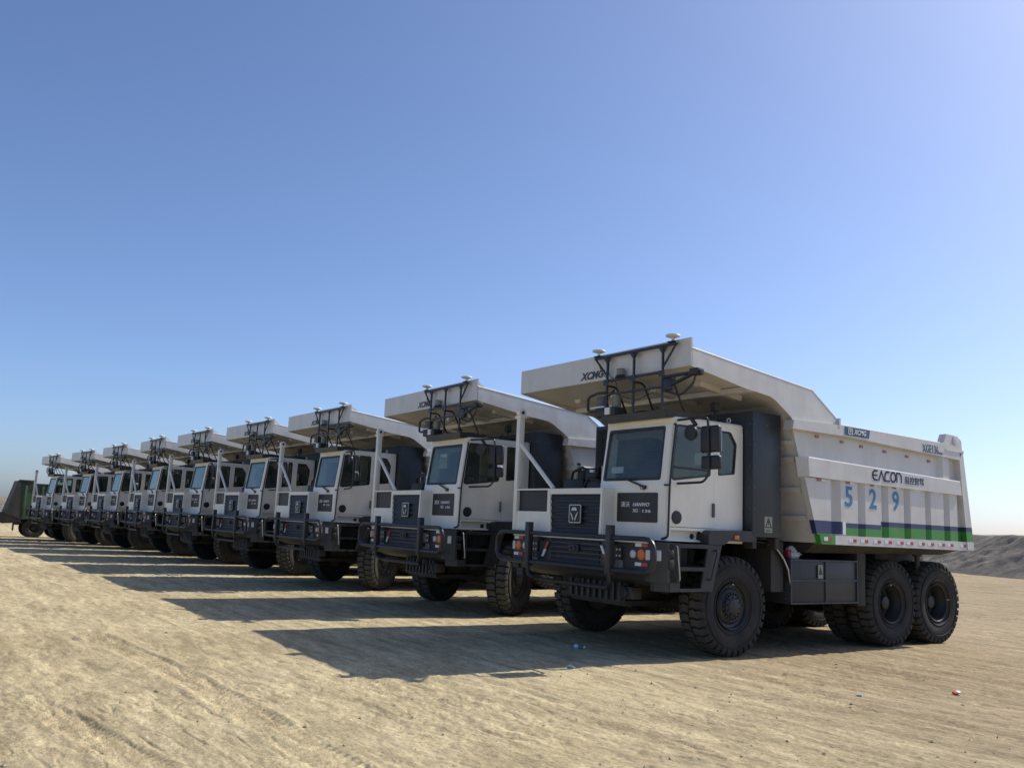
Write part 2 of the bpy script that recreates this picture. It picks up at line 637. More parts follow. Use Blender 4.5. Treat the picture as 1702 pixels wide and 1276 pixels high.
TRACKS = [  # old tyre marks pressed into the dirt: start, end, half gauge, lug pitch
    ((-2.0, -10.10), (6.5, -8.30), 0.17, 0.085), ((-3.0, -11.6), (6.0, -9.75), 0.17, 0.085),
    ((-7, -6.6), (9, -5.9), 0.22, 0.13), ((-4, -8.2), (9, -7.3), 0.20, 0.12),
    ((-0.5, -4.1), (9, -3.4), 0.20, 0.12), ((2.5, 9.0), (12, 8.0), 0.25, 0.14),
]

def base_z(x):
    return np.where(x < -27, -0.011 * (-27 - np.maximum(x, -60)), 0.0)

def ground_h(x, y):
    x = np.asarray(x, float)
    y = np.asarray(y, float)
    d = np.hypot(x - CAM.x, y - CAM.y)
    h = base_z(x)
    h = h + 0.25 * vnoise(x, y, 60, 1) * np.clip((d - 60) / 80, 0, 1)
    flat = 1 - 0.75 * (np.clip((x + 55) / 4, 0, 1) * np.clip((4.5 - x) / 2, 0, 1) * np.clip((y + 4) / 2, 0, 1) * np.clip((9 - y) / 2, 0, 1))
    h = h + 0.024 * flat * vnoise(x, y, 4.2, 2)
    h = h + 0.006 * flat * vnoise(x, y, 1.3, 4)
    ca, sa = math.cos(R(8)), math.sin(R(8))
    u, v = x * ca + y * sa, -x * sa + y * ca
    wv = v + 0.25 * vnoise(x, y, 2.5, 31)
    st = vnoise(u, wv * 9, 2.2, 5)
    h = h + 0.009 * st * (0.55 + 0.5 * vnoise(x, y, 5, 6))
    patchy = np.clip(0.6 + 1.1 * vnoise(x, y, 1.9, 33), 0.15, 1.5)
    h = h + 0.0025 * vnoise(x, y, 0.42, 7) + patchy * (0.0022 * vnoise(x * 0.45, y, 0.15, 8) + 0.0038 * vnoise(x * 0.55, y, 0.07, 9) + 0.0038 * vnoise(x * 0.8, y, 0.035, 19))
    cl = vnoise(x, y, 0.13, 10) * np.abs(vnoise(x, y, 2.7, 11))
    h = h + 0.022 * np.clip(cl - 0.20, 0, 1)
    for k_, (ang, su, sv, dep, thr) in enumerate(((6, 0.9, 0.17, 0.020, 0.075), (14, 0.55, 0.12, 0.016, 0.09), (-4, 0.9, 0.22, 0.020, 0.05), (9, 0.35, 0.09, 0.013, 0.12))):
        ca, sa = math.cos(R(ang)), math.sin(R(ang))
        u, v = x * ca + y * sa, -x * sa + y * ca + 0.06 * vnoise(x, y, 0.9, 50 + k_)
        ln = vnoise(u / su, v / sv, 1.0, 60 + k_)
        mk = np.clip((vnoise(x, y, 1.6, 70 + k_) - 0.02) * 4, 0, 1) * np.clip((vnoise(x, y, 0.45, 80 + k_) + 0.1) * 3, 0, 1)
        h = h - 0.8 * dep * mk * np.clip(1 - np.abs(ln) / (2.2 * thr), 0, 1) + 0.2 * dep * mk * np.clip(1 - np.abs(ln - 0.35) / 0.25, 0, 1)
    for (ax, ay), (bx, by), hw, pt in TRACKS:
        L = math.hypot(bx - ax, by - ay)
        tx, ty = (bx - ax) / L, (by - ay) / L
        s_ = (x - ax) * tx + (y - ay) * ty
        q = -(x - ax) * ty + (y - ay) * tx + 0.10 * np.sin(s_ * 0.55 + ax)
        ins = np.clip((hw - np.abs(q)) / 0.05, 0, 1) * np.clip(s_ / 1.0, 0, 1) * np.clip((L - s_) / 1.0, 0, 1)
        fade = np.clip(0.40 + 1.0 * vnoise(s_, q * 0 + ax * 3, 1.7, 12), 0, 1)
        lug = np.sin(2 * math.pi * (s_ / pt + np.abs(q) * 2.2 + 0.5 * vnoise(s_, q, 0.8, 90)))
        h = h + ins * fade * (-0.016 + 0.014 * np.clip(lug * 1.6, -1, 1))
        edge = np.exp(-((np.abs(q) - hw - 0.03) / 0.03) ** 2) * np.clip(s_ / 1.0, 0, 1) * np.clip((L - s_) / 1.0, 0, 1)
        h = h + edge * fade * 0.009
    return h

def make_ground():
    th0 = math.atan2(-0.818, 0.553)
    fine = np.radians(np.arange(-44, 44, 0.085))
    coarse = np.radians(np.arange(44, 316, 2.0))
    th = np.concatenate([fine, coarse]) + th0
    rs = [0.6]
    while rs[-1] < 6000:
        r = rs[-1]
        if r < 5:
            dr = 0.35
        elif r < 90:
            dr = max(0.014, 0.00034 * r * r)
            dr = min(dr, 0.30 + 0.012 * r)
        else:
            dr = r * 0.05
        rs.append(r + dr)
    rs = np.array(rs)
    T, RR = np.meshgrid(th, rs)
    X = CAM.x + RR * np.sin(T)
    Y = CAM.y + RR * np.cos(T)
    Z = ground_h(X, Y)
    nr, na = X.shape
    V = np.stack([X, Y, Z], -1).reshape(-1, 3)
    V = np.vstack([V, [[CAM.x, CAM.y, 0.0]]])
    i = np.arange(nr - 1)[:, None] * na
    j = np.arange(na)[None, :]
    j2 = (j + 1) % na
    q = np.stack([i + j, i + na + j, i + na + j2, i + j2], -1).reshape(-1, 4)
    tri = np.stack([np.full(na, nr * na), np.arange(na), (np.arange(na) + 1) % na], -1)
    me = bpy.data.meshes.new('ground')
    me.vertices.add(len(V))
    me.vertices.foreach_set('co', V.astype(np.float32).ravel())
    nl = q.size + tri.size
    me.loops.add(nl)
    me.loops.foreach_set('vertex_index', np.concatenate([q.ravel(), tri.ravel()]).astype(np.int32))
    me.polygons.add(len(q) + len(tri))
    ls = np.concatenate([np.arange(len(q)) * 4, q.size + np.arange(len(tri)) * 3]).astype(np.int32)
    me.polygons.foreach_set('loop_start', ls)
    me.update(calc_edges=True)
    me.validate()
    me.materials.append(M['dirt'])
    me.shade_smooth()
    return tag(link('ground', me), kind='structure')

make_ground()

def gz(x, y):
    return float(ground_h(np.array([x]), np.array([y]))[0])

def make_berm():
    path = [Vector(p) for p in ((42, 30, 0), (20, 40, 0), (2, 45.5, 0), (-14, 50, 0), (-26, 59, 0), (-48, 80, 0), (-80, 98, 0), (-120, 92, 0), (-158, 60, 0), (-176, 10, 0), (-172, -40, 0), (-150, -90, 0))]
    pts = []
    for k in range(len(path) - 1):
        a, b = path[max(0, k - 1)], path[k]
        c, d = path[k + 1], path[min(len(path) - 1, k + 2)]
        m = max(4, int((c - b).length / 0.3))
        for i in range(m):
            t = i / m
            pts.append(0.5 * ((2 * b) + (c - a) * t + (2 * a - 5 * b + 4 * c - d) * t * t + (3 * b - a - 3 * c + d) * t ** 3))
    prof = np.linspace(-1, 1, 61)
    V, F = [], []
    P = np.array([(p.x, p.y) for p in pts])
    D = np.gradient(P, axis=0)
    D /= np.linalg.norm(D, axis=1)[:, None]
    N = np.stack([-D[:, 1], D[:, 0]], -1)
    for k in range(len(P)):
        hw = 6.2
        for t in prof:
            q = P[k] + N[k] * t * hw
            V.append((q[0], q[1], t))
    V = np.array(V)
    x, y, t = V[:, 0], V[:, 1], V[:, 2]
    dist = np.hypot(x - CAM.x, y - CAM.y)
    top = 2.62 + 0.22 * vnoise(x, y, 11, 41) + 0.06 * vnoise(x, y, 3, 42) + np.clip((dist - 90) / 90, 0, 1) * 0.5
    sh = np.clip(1.18 - np.abs(t) * 1.18 - 0.10 + 0.05 * vnoise(x, y, 2.2, 43), -0.2, 0.86) / 0.86
    rough = 0.10 * vnoise(x, y, 1.5, 44) + 0.08 * vnoise(x, y, 0.7, 45) + 0.14 * vnoise(x, y, 0.40, 46)
    z = base_z(x) - 0.25 + sh * (top + 0.25) + rough * np.clip(sh * 2, 0, 1) * np.clip(1.4 - sh, 0.25, 1)
    me = bpy.data.meshes.new('spoil_berm')
    na = len(prof)
    F = [(k * na + i, k * na + i + 1, (k + 1) * na + i + 1, (k + 1) * na + i) for k in range(len(P) - 1) for i in range(na - 1)]
    me.from_pydata(np.stack([x, y, z], -1).tolist(), [], F)
    me.materials.append(M['spoil'])
    me.shade_smooth()
    tag(link('spoil_berm', me), kind='structure')

make_berm()

# ------------------------------------------------------------------ the dump truck
def plane_front(y0):
    return lambda u, v, t: (u, y0 - t, v)          # faces the front of the truck
def plane_left(x0):
    return lambda u, v, t: (x0 + t, u, v)          # faces the driver's side

TYRE_R, TYRE_W = 0.75, 0.44
def tyre_mesh():
    b = MB()
    h = TYRE_W / 2
    prof = [(-h + 0.055, 0.345), (-h + 0.012, 0.40), (-h - 0.012, 0.50), (-h - 0.012, 0.585), (-h + 0.004, 0.655), (-h + 0.02, 0.692), (-h + 0.05, 0.702),
            (0, 0.706), (h - 0.05, 0.702), (h - 0.02, 0.692), (h - 0.004, 0.655), (h + 0.012, 0.585), (h + 0.012, 0.50), (h - 0.012, 0.40), (h - 0.055, 0.345)]
    n = 72
    rings = []
    for a, r in prof:
        rings.append([b.bm.verts.new((a, r * math.sin(2 * math.pi * k / n), r * math.cos(2 * math.pi * k / n))) for k in range(n)])
    for A, B in zip(rings, rings[1:]):
        for k in range(n):
            b.bm.faces.new((A[k], A[(k + 1) % n], B[(k + 1) % n], B[k]))
    N = 34
    st = 2 * math.pi / N
    for k in range(N):
        for sd in (-1, 1):
            off = 0.0 if sd > 0 else 0.5
            # stations across the tread: (x, r top, r base, angle shift)
            sta = [(0.012, 0.748, 0.69, 0.02), (0.085, 0.750, 0.69, 0.16), (0.15, 0.747, 0.69, 0.02), (0.205, 0.738, 0.68, 0.10), (0.229, 0.690, 0.65, 0.10), (0.226, 0.640, 0.62, 0.10)]
            sec = []
            for i, (x, rt, rb, sh) in enumerate(sta):
                q = []
                wd = 0.375 if i < 4 else 0.30
                for s_, r in ((-wd, rb), (-wd, rt), (wd, rt), (wd, rb)):
                    a = (k + off + sh + s_) * st
                    xx = x * sd if r == rt else (x - (0.012 if i > 3 else 0)) * sd
                    q.append(b.bm.verts.new((xx, r * math.sin(a), r * math.cos(a))))
                sec.append(q)
            for A, B in zip(sec, sec[1:]):
                for i in range(3):
                    b.bm.faces.new((A[i], A[i + 1], B[i + 1], B[i]))
            b.bm.faces.new(sec[0])
            b.bm.faces.new(list(reversed(sec[-1])))
    # raised ring on the sidewall
    for sd in (-1, 1):
        ring = [(sd * (h + 0.014), 0.60 * math.sin(2 * math.pi * k / 64), 0.60 * math.cos(2 * math.pi * k / 64)) for k in range(64)]
        b.tube(ring, 0.008, 5, True)
        ring = [(sd * (h - 0.002), 0.415 * math.sin(2 * math.pi * k / 64), 0.415 * math.cos(2 * math.pi * k / 64)) for k in range(64)]
        b.tube(ring, 0.012, 5, True)
    me = b.mesh('tyre', M['rubber'], 35)
    return me

def rim_mesh(deep):
    b = MB()
    h = TYRE_W / 2
    if deep:
        prof = [(h - 0.03, 0.352), (h - 0.015, 0.345), (h - 0.03, 0.325), (h - 0.10, 0.315), (h - 0.12, 0.30), (h - 0.28, 0.285), (h - 0.30, 0.24), (h - 0.30, 0.02)]
    else:
        prof = [(h - 0.03, 0.352), (h - 0.015, 0.345), (h - 0.03, 0.325), (h - 0.07, 0.315), (h - 0.08, 0.275), (h - 0.05, 0.25), (h - 0.03, 0.225), (h - 0.04, 0.19), (h - 0.06, 0.02)]
    n = 40
    rings = [[b.bm.verts.new((a, r * math.sin(2 * math.pi * k / n), r * math.cos(2 * math.pi * k / n))) for k in range(n)] for a, r in prof]
    for A, B in zip(rings, rings[1:]):
        for k in range(n):
            b.bm.faces.new((A[k], A[(k + 1) % n], B[(k + 1) % n], B[k]))
    b.bm.faces.new(rings[-1])
    # back barrel
    b.lathe([(-h + 0.03, 0.35), (-h + 0.06, 0.30), (-h + 0.10, 0.06), (-h + 0.11, 0.05)], ax='x', n=n)
    return b.mesh('rim', M['rim'], 40)

def hub_mesh(deep):
    b = MB()
    h = TYRE_W / 2
    x = h - 0.30 if deep else h - 0.06
    b.lathe([(x - 0.02, 0.17), (x + 0.05, 0.165), (x + 0.06, 0.12), (x + (0.16 if deep else 0.075), 0.11), (x + (0.18 if deep else 0.085), 0.06), (x + (0.18 if deep else 0.085), 0.01)], ax='x', n=28)
    rb = 0.21 if deep else 0.195
    xb = x
    for k in range(20):
        a = 2 * math.pi * k / 20
        b.lathe([(xb - 0.01, 0.016), (xb + 0.045, 0.016), (xb + 0.05, 0.008)], (0, rb * math.sin(a), rb * math.cos(a)), 'x', 6)
    for k in range(10):
        a = 2 * math.pi * (k + 0.5) / 10
        b.lathe([(x + 0.05, 0.011), (x + 0.085, 0.011), (x + 0.088, 0.004)], (0, 0.14 * math.sin(a), 0.14 * math.cos(a)), 'x', 6)
    return b.mesh('hub', M['rim'], 40)

def valve_mesh():
    return MB().tube([(TYRE_W / 2 - 0.02, 0.10, 0.30), (TYRE_W / 2 + 0.025, 0.105, 0.315)], 0.012, 6).mesh('valve', M['steel'])

TY, RF, RD, HF, HD, VA = tyre_mesh(), rim_mesh(False), rim_mesh(True), hub_mesh(False), hub_mesh(True), valve_mesh()

def make_truck():
    t = empty('dump_truck')
    # ---- wheels
    wheels = []
    for sx in (1, -1):
        for yy, xc, deep in ((0, 1.555, False), (4.14, 1.555, True), (4.14, 1.04, False), (5.60, 1.555, True), (5.60, 1.04, False)):
            hb = link('wheel', HD if deep else HF, t)
            hb.location = (sx * xc, yy, 0.742)
            inner = xc < 1.2
            rz = 0 if sx > 0 else math.pi
            if inner:
                rz += math.pi
            hb.rotation_euler = (R(random.uniform(0, 360)), 0, rz)
            link('tyre', TY, hb)
            link('rim', RD if deep else RF, hb)
            if not inner:
                link('valve', VA, hb)
            if yy == 0:
                hb['steer'] = 1.0 if sx > 0 else 0.72
            wheels.append(hb)
    # ---- chassis
    for sx in (1, -1):
        MB().box(sx * 0.36 - 0.07, sx * 0.36 + 0.07, -1.35, 6.05, 0.92, 1.32, 0.015).build('frame_rail', 'under', t)
    MB().box(-1.15, 1.15, 3.3, 6.2, 1.32, 1.62, 0.02).box(-0.9, 0.9, 1.2, 3.3, 1.32, 1.66, 0.02).build('subframe', 'under', t)
    b = MB().lathe([(-1.3, 0.11), (-0.3, 0.13), (0, 0.16), (0.3, 0.13), (1.3, 0.11)], (0, 0, 0.70), 'x', 14)
    b.box(-0.95, -0.75, -0.55, 0.55, 0.85, 0.98, 0.01).box(0.75, 0.95, -0.55, 0.55, 0.85, 0.98, 0.01)
    b.build('front_axle', 'under', t)
    for yy in (4.14, 5.60):
        MB().lathe([(-1.3, 0.15), (-0.45, 0.17), (-0.28, 0.30), (0.28, 0.30), (0.45, 0.17), (1.3, 0.15)], (0, yy, 0.75), 'x', 16).build('rear_axle', 'under', t)
    b = MB().box(-0.55, 0.55, -0.9, 0.9, 0.72, 1.32, 0.05)
    b.box(-0.5, 0.5, 0.9, 3.6, 0.80, 1.15, 0.05)
    b.tube([(0, 0.5, 0.8), (0, 4.0, 0.76)], 0.07, 10)
    b.build('motor_housing', 'under', t)
    for sx in (1, -1):
        MB().tube([(sx * 0.78, -0.1, 0.75), (sx * 0.82, 0.05, 1.55)], 0.075, 12).build('suspension_strut', 'under', t)
        # bed props between frame and dump body
        MB().tube([(sx * 1.30, 4.55, 1.30), (sx * 1.34, 4.98, 1.74)], 0.035, 8).build('bed_prop', 'under', t)
        MB().box(sx * 1.62 - 0.03, sx * 1.62 + 0.03, 5.14, 5.24, 1.30, 1.74, 0.008).box(sx * 1.62 - 0.05, sx * 1.62 + 0.05, 5.10, 5.28, 1.58, 1.735, 0.008).build('bed_pad', 'under', t)
        # tank and bracket block in front of the rear wheels
        MB().box(sx * 1.45 - 0.30, sx * 1.45 + 0.31, 3.13, 3.36, 0.71, 1.66, 0.01).build('tank_bracket', 'under', t)
        MB().box(sx * 1.40 - 0.22, sx * 1.40 + 0.22, 3.42, 3.60, 1.30, 1.60, 0.02).box(sx * 1.25 - 0.15, sx * 1.25 + 0.15, 4.2, 4.8, 1.5, 1.73, 0.02).build('hinge_block', 'under', t)

    # ---- front bumper
    b = MB()
    prof = [(-1.69, 1.665), (-1.69, 1.22), (-1.60, 1.10), (-1.38, 1.02), (-1.30, 1.02), (-1.30, 1.665)]
    b.yz(prof, -1.72, 1.72)
    for sx in (1, -1):                      # chamfered bumper corners
        top = [(sx * 1.72, -1.69), (sx * 1.90, -1.52), (sx * 1.90, -1.30), (sx * 1.60, -1.30), (sx * 1.60, -1.66)]
        b.xy(top if sx > 0 else list(reversed(top)), 1.10, 1.662)
        low = [(sx * 1.72, -1.60), (sx * 1.88, -1.46), (sx * 1.88, -1.30), (sx * 1.60, -1.30), (sx * 1.60, -1.56)]
        b.xy(low if sx > 0 else list(reversed(low)), 0.97, 1.10)
    bump = b.build('bumper', 'graphite', t)
    for i in range(6):
        z = 1.22 + i * 0.073
        MB().hexa([(-0.62, -1.70, z), (0.62, -1.70, z), (0.62, -1.69, z + 0.045), (-0.62, -1.69, z + 0.045), (-0.62, -1.722, z + 0.004), (0.62, -1.722, z + 0.004), (0.62, -1.695, z + 0.040), (-0.62, -1.695, z + 0.040)]).build('slat', 'graphite', bump, smooth=0)
    MB().tube([(-1.70, -1.71, 1.650), (1.72, -1.71, 1.650)], 0.012, 6).build('edge_highlight', 'white', bump)  # white tube standing in for the sky highlight along the bumper's top edge
    MB().box(-0.13, 0.13, -1.74, -1.69, 1.44, 1.56, 0.015).lathe([(-1.76, 0.03), (-1.735, 0.035)], (0.05, 0, 1.50), 'y', 12).lathe([(-1.76, 0.02), (-1.735, 0.025)], (-0.05, 0, 1.50), 'y', 12).build('front_camera', 'black', t)
    pf = plane_front(-1.70)
    for sx in (1, -1):
        MB().xz(rect2(sx * 1.06 - 0.085, sx * 1.06 + 0.085, 1.39, 1.57, 0.02), -1.715, -1.68).build('headlight_bezel', 'black', bump)
        for dx, dz in ((-0.035, 0.045), (-0.035, -0.045), (0.035, 0.045), (0.035, -0.045)):
            MB().lathe([(-1.722, 0.012), (-1.712, 0.020)], (sx * 1.06 + dx, 0, 1.48 + dz), 'y', 10).build('headlight', 'clear', bump)
        MB().xz(rect2(sx * 1.06 - 0.085, sx * 1.06 + 0.085, 1.26, 1.37, 0.015), -1.708, -1.68).build('blank_plate', 'sage', bump)
        MB().lathe([(-1.725, 0.030), (-1.715, 0.075), (-1.69, 0.082)], (sx * 1.55, 0, 1.475), 'y', 20).build('turn_signal', 'amber', bump)
        MB().lathe([(-1.722, 0.025), (-1.713, 0.055), (-1.69, 0.060)], (sx * 1.37, 0, 1.475), 'y', 20).build('fog_lamp', 'clear', bump)
        MB().xz(rect2(sx * 1.685 - 0.035, sx * 1.685 + 0.035, 1.405, 1.545, 0.01), -1.712, -1.68).build('marker_lamp', 'clear', bump)
        c0, c1 = (sx * 1.78, -1.633), (sx * 1.835, -1.581)
        q = [c0, c1]
        b = MB()
        n_ = Vector((sx * 0.687, -0.727, 0))
        b.hexa([(q[0][0], q[0][1], 1.40), (q[1][0], q[1][1], 1.40), (q[1][0], q[1][1], 1.55), (q[0][0], q[0][1], 1.55)] + [(q[k][0] + n_.x * 0.015, q[k][1] + n_.y * 0.015, z) for k, z in ((0, 1.41), (1, 1.41), (1, 1.54), (0, 1.54))])
        b.build('corner_lamp', 'clear', bump, smooth=0)
        for z in (1.61, 1.335):
            a, c = sx * 1.55 - 0.13, sx * 1.55 + 0.13
            MB().xz(rect2(a, (a + c) / 2, z - 0.025, z + 0.025), -1.706, -1.69).build('reflector', 'white', bump, smooth=0)
            MB().xz(rect2((a + c) / 2, c, z - 0.025, z + 0.025), -1.706, -1.69).build('reflector', 'red', bump, smooth=0)
        # slanted reflectors
        x0, x1 = sx * 0.68, sx * 0.82
        for k, mm in ((0, 'white'), (1, 'red')):
            if sx > 0:
                za, zb = 1.565 - k * 0.12, 1.565 - (k + 1) * 0.12
                xa, xb = x0 + (x1 - x0) * k / 2, x0 + (x1 - x0) * (k + 1) / 2
            else:
                za, zb = 1.325 + k * 0.12, 1.325 + (k + 1) * 0.12
                xa, xb = x1 + (x0 - x1) * k / 2, x1 + (x0 - x1) * (k + 1) / 2
            o = 0.025
            MB().xz([(xa - o, za), (xa + o, za), (xb + o, zb), (xb - o, zb)], -1.732, -1.71).build('reflector', mm, bump, smooth=0)
        # latch on the bumper corner and its grab handle
        MB().box(sx * 1.84 - 0.07, sx * 1.84 + 0.075, -1.50, -1.40, 1.29, 1.42, 0.01).box(sx * 1.85 - 0.06, sx * 1.85 + 0.065, -1.52, -1.40, 1.46, 1.56, 0.01).build('latch', 'black', bump)
        MB().tube(fillet([(sx * 1.90, -1.40, 1.62), (sx * 1.97, -1.40, 1.62), (sx * 1.97, -1.34, 1.14), (sx * 1.90, -1.34, 1.14)], 0.05), 0.013, 6).build('grab_handle', 'steel', bump)
    # tow eye and skid grille under the bumper
    for i in range(9):
        x = -0.55 + i * 0.15
        MB().box(x, x + 0.055, -1.34, -1.30, 0.74, 1.03).build('skid_bar', 'graphite', t, smooth=0)
    MB().box(-0.65, 0.75, -1.30, -1.27, 0.70, 1.05).box(-0.6, 0.72, -1.25, -0.4, 0.66, 0.74).build('skid_plate', 'under', t, smooth=0)
    b = MB().box(0.86, 1.16, -1.52, -1.30, 0.80, 0.98, 0.02)
    b.tube([(1.0 + 0.07 * math.cos(a * 0.6283), -1.56, 0.90 + 0.07 * math.sin(a * 0.6283)) for a in range(10)], 0.018, 6, True)
    b.build('tow_eye', 'graphite', t)

    # ---- bull bar
    yb = -1.86
    loop = [(-1.985, yb, 1.70), (1.985, yb, 1.70), (1.985, yb, 1.225), (-1.985, yb, 1.225)]
    bull = MB().tube(fillet(loop, 0.22, 6, True), 0.036, 10, True).build('bull_bar', 'tube', t)
    for sx in (1, -1):
        MB().box(sx * 1.035 - 0.055, sx * 1.035 + 0.055, yb - 0.05, yb + 0.05, 1.16, 1.878, 0.006).build('upright', 'graphite', bull)
        MB().box(sx * 0.9 - 0.05, sx * 0.9 + 0.05, yb + 0.03, -1.66, 1.30, 1.38, 0.006).box(sx * 0.9 - 0.05, sx * 0.9 + 0.05, yb + 0.03, -1.66, 1.58, 1.64, 0.006).build('bull_bar_mount', 'graphite', bull)
    MB().tube(fillet([(-1.035, yb, 1.20), (-1.035, yb, 1.02), (-0.88, yb + 0.12, 0.95), (0.88, yb + 0.12, 0.95), (1.035, yb, 1.02), (1.035, yb, 1.20)], 0.12, 5), 0.034, 8).build('lower_hoop', 'tube', bull)

    # ---- steps and fenders on both sides
    for sx in (1, -1):
        xo = sx * 1.90
        xi = sx * 1.86
        outl = [(-1.46, 0.975), (-0.60, 0.975), (-0.40, 1.655), (-1.50, 1.655)]
        hol = [[(-1.27, 1.325), (-0.755, 1.325), (-0.705, 1.595), (-1.27, 1.595)], [(-1.27, 1.02), (-0.84, 1.02), (-0.785, 1.27), (-1.27, 1.27)]]
        step = MB().yz(outl, min(xo, xi), max(xo, xi), hol).build('side_step', 'graphite', t)
        b = MB().box(min(sx * 1.50, xi), max(sx * 1.50, xi), -1.27, -0.62, 1.275, 1.32).box(min(sx * 1.50, xi), max(sx * 1.50, xi), -1.27, -0.68, 0.98, 1.015)
        b.box(min(sx * 1.48, sx * 1.50), max(sx * 1.48, sx * 1.50), -1.40, -0.72, 0.98, 1.65)
        b.build('tread_plate', 'under', step, smooth=0)
        MB().tube(fillet([(xo, -0.56, 1.57), (sx * 1.965, -0.56, 1.57), (sx * 1.965, -0.70, 1.15), (xo, -0.70, 1.15)], 0.05), 0.013, 6).build('hand_rail', 'tube', step)
        arch = [(-0.70, 1.66), (-0.70, 1.80), (-0.66, 1.85), (-0.60, 1.87), (0.34, 1.885), (0.345, 1.72), (-0.26, 1.72), (-0.38, 1.66)]
        fen = MB().yz(arch, min(sx * 1.30, sx * 1.915), max(sx * 1.30, sx * 1.915)).build('fender', 'graphite', t)
        MB().box(min(sx * 1.915, sx * 1.935), max(sx * 1.915, sx * 1.935), -0.155, -0.06, 1.745, 1.81, 0.008).build('side_marker', 'amber', fen)
        # mudguard behind the front wheel
        q = [(0.55, 1.72), (0.80, 1.70), (1.02, 1.62), (1.18, 1.47), (1.29, 1.30), (1.34, 1.10), (1.35, 0.98)]
        b = MB()
        for (a0, b0), (a1, b1) in zip(q, q[1:]):
            b.hexa([(sx * 1.30, a0, b0), (sx * 1.76, a0, b0), (sx * 1.76, a1, b1), (sx * 1.30, a1, b1), (sx * 1.30, a0 + 0.012, b0 + 0.012), (sx * 1.76, a0 + 0.012, b0 + 0.012), (sx * 1.76, a1 + 0.012, b1 + 0.012), (sx * 1.30, a1 + 0.012, b1 + 0.012)])
        mg = b.build('mudguard', 'black', t)
        MB().tube([(sx * 1.765, a, c) for a, c in q[1:]], 0.014, 6).build('mudguard_edge', 'steel', mg)
        MB().box(min(sx * 0.9, sx * 1.70), max(sx * 0.9, sx * 1.70), 0.95, 1.25, 0.95, 1.74).build('inner_panel', 'under', t, smooth=0)

    # ---- battery boxes low on both sides
    for sx in (1, -1):
        x0, x1 = sorted((sx * 1.05, sx * 1.765))
        bx_ = MB().box(x0, x1, 1.33, 3.12, 0.76, 1.47, 0.008).build('side_box', 'sidebox', t)
        f0, f1 = sorted((sx * 1.765, sx * 1.785))
        for y0, y1, z0, z1 in ((1.33, 3.12, 1.445, 1.472), (1.33, 3.12, 0.758, 0.785), (1.33, 3.12, 1.120, 1.150), (1.33, 1.36, 0.785, 1.445), (3.09, 3.12, 0.785, 1.445), (2.225, 2.255, 0.785, 1.120), (2.225, 2.255, 1.150, 1.445)):
            MB().box(f0, f1, y0, y1, z0, z1).build('frame_strip', 'cabinet', bx_, smooth=0)
        b = MB()
        for y in (1.45, 1.8, 2.1, 2.4, 2.7, 3.0):
            for z in (0.772, 1.135, 1.458):
                b.lathe([(sx * 1.784, 0.012), (sx * 1.793, 0.009)], (0, y, z), 'x', 6)
        b.build('bolt_row', 'bolt', bx_)
        b = MB()
        for z in np.arange(0.84, 1.46, 0.11):
            b.lathe([(1.335, 0.013), (1.322, 0.010)], (sx * 1.68, 0, z), 'y', 6)
        b.build('bolt_row', 'bolt', bx_)
        if sx > 0:
            lb = MB().box(1.786, 1.790, 2.02, 2.15, 1.17, 1.39).build('warning_label', 'yellow', bx_, smooth=0)
            MB().prism([(2.03, 1.23), (2.14, 1.23), (2.085, 1.375)], 0, 0.002, plane_left(1.790)).build('warning_mark', 'ink', bx_, smooth=0)

    # ---- tall battery cabinet behind the cab
    cabn = MB().box(-1.92, 1.92, 0.26, 0.93, 1.80, 3.755, 0.012).build('battery_cabinet', 'cabinet', t)
    for x0, x1 in ((-1.88, -1.70), (-1.66, -0.58), (-0.54, 0.20)):
        b = MB()
        z = 2.0
        while z < 3.68:
            b.hexa([(x0, 0.258, z), (x1, 0.258, z), (x1, 0.258, z + 0.035), (x0, 0.258, z + 0.035), (x0, 0.235, z), (x1, 0.235, z), (x1, 0.25, z + 0.03), (x0, 0.25, z + 0.03)])
            z += 0.055
        b.build('louvre_panel', 'black', cabn, smooth=0)
    b = MB()
    for z in np.arange(1.9, 3.75, 0.33):
        for y in (0.30, 0.59, 0.89):
            b.lathe([(1.919, 0.014), (1.928, 0.010)], (0, y, z), 'x', 6)
        for x in (1.86, 1.72):
            b.lathe([(0.262, 0.012), (0.250, 0.009)], (x, 0, z), 'y', 6)
    b.build('bolt_row', 'bolt', cabn)
    MB().box(1.92, 1.924, 0.53, 0.71, 1.875, 2.12).build('warning_label', 'yellow', cabn, smooth=0)
    strokes('warning_mark', 'ink', [[(0.555, 1.955), (0.62, 2.095), (0.685, 1.955), (0.555, 1.955)], [(0.62, 2.05), (0.62, 2.0)], [(0.56, 1.905), (0.68, 1.905)]], 0.013, plane_left(1.925), cabn)
    for y in (0.33, 0.86):
        MB().box(1.72, 1.90, y - 0.05, y + 0.05, 1.62, 1.80, 0.01, 1).build('mount_bracket', 'under', cabn)
    MB().lathe([(-0.05, 0.06), (0.05, 0.06)], (1.86, 0.30, 1.92), 'x', 12).build('lamp', 'black', cabn)

    # ---- hood, grille and front side panel
    b = MB()
    zt = 2.44
    b.xz([(-0.745, 1.69), (0.63, 1.69), (0.645, zt), (-0.745, zt)], -1.70, -1.665, [[(-0.655, 1.715), (0.575, 1.715), (0.60, 2.35), (-0.70, 2.35)]])
    b.yz([(-1.665, 1.69), (-1.40, 1.69), (-1.40, zt), (-1.665, zt)], 0.62, 0.645)
    b.yz([(-1.665, 1.69), (-0.9, 1.69), (-0.9, zt), (-1.665, zt)], -0.745, -0.72)
    b.box(-0.72, 0.62, -1.664, -0.95, 2.41, zt - 0.002)
    hood = b.build('hood', 'cab', t)
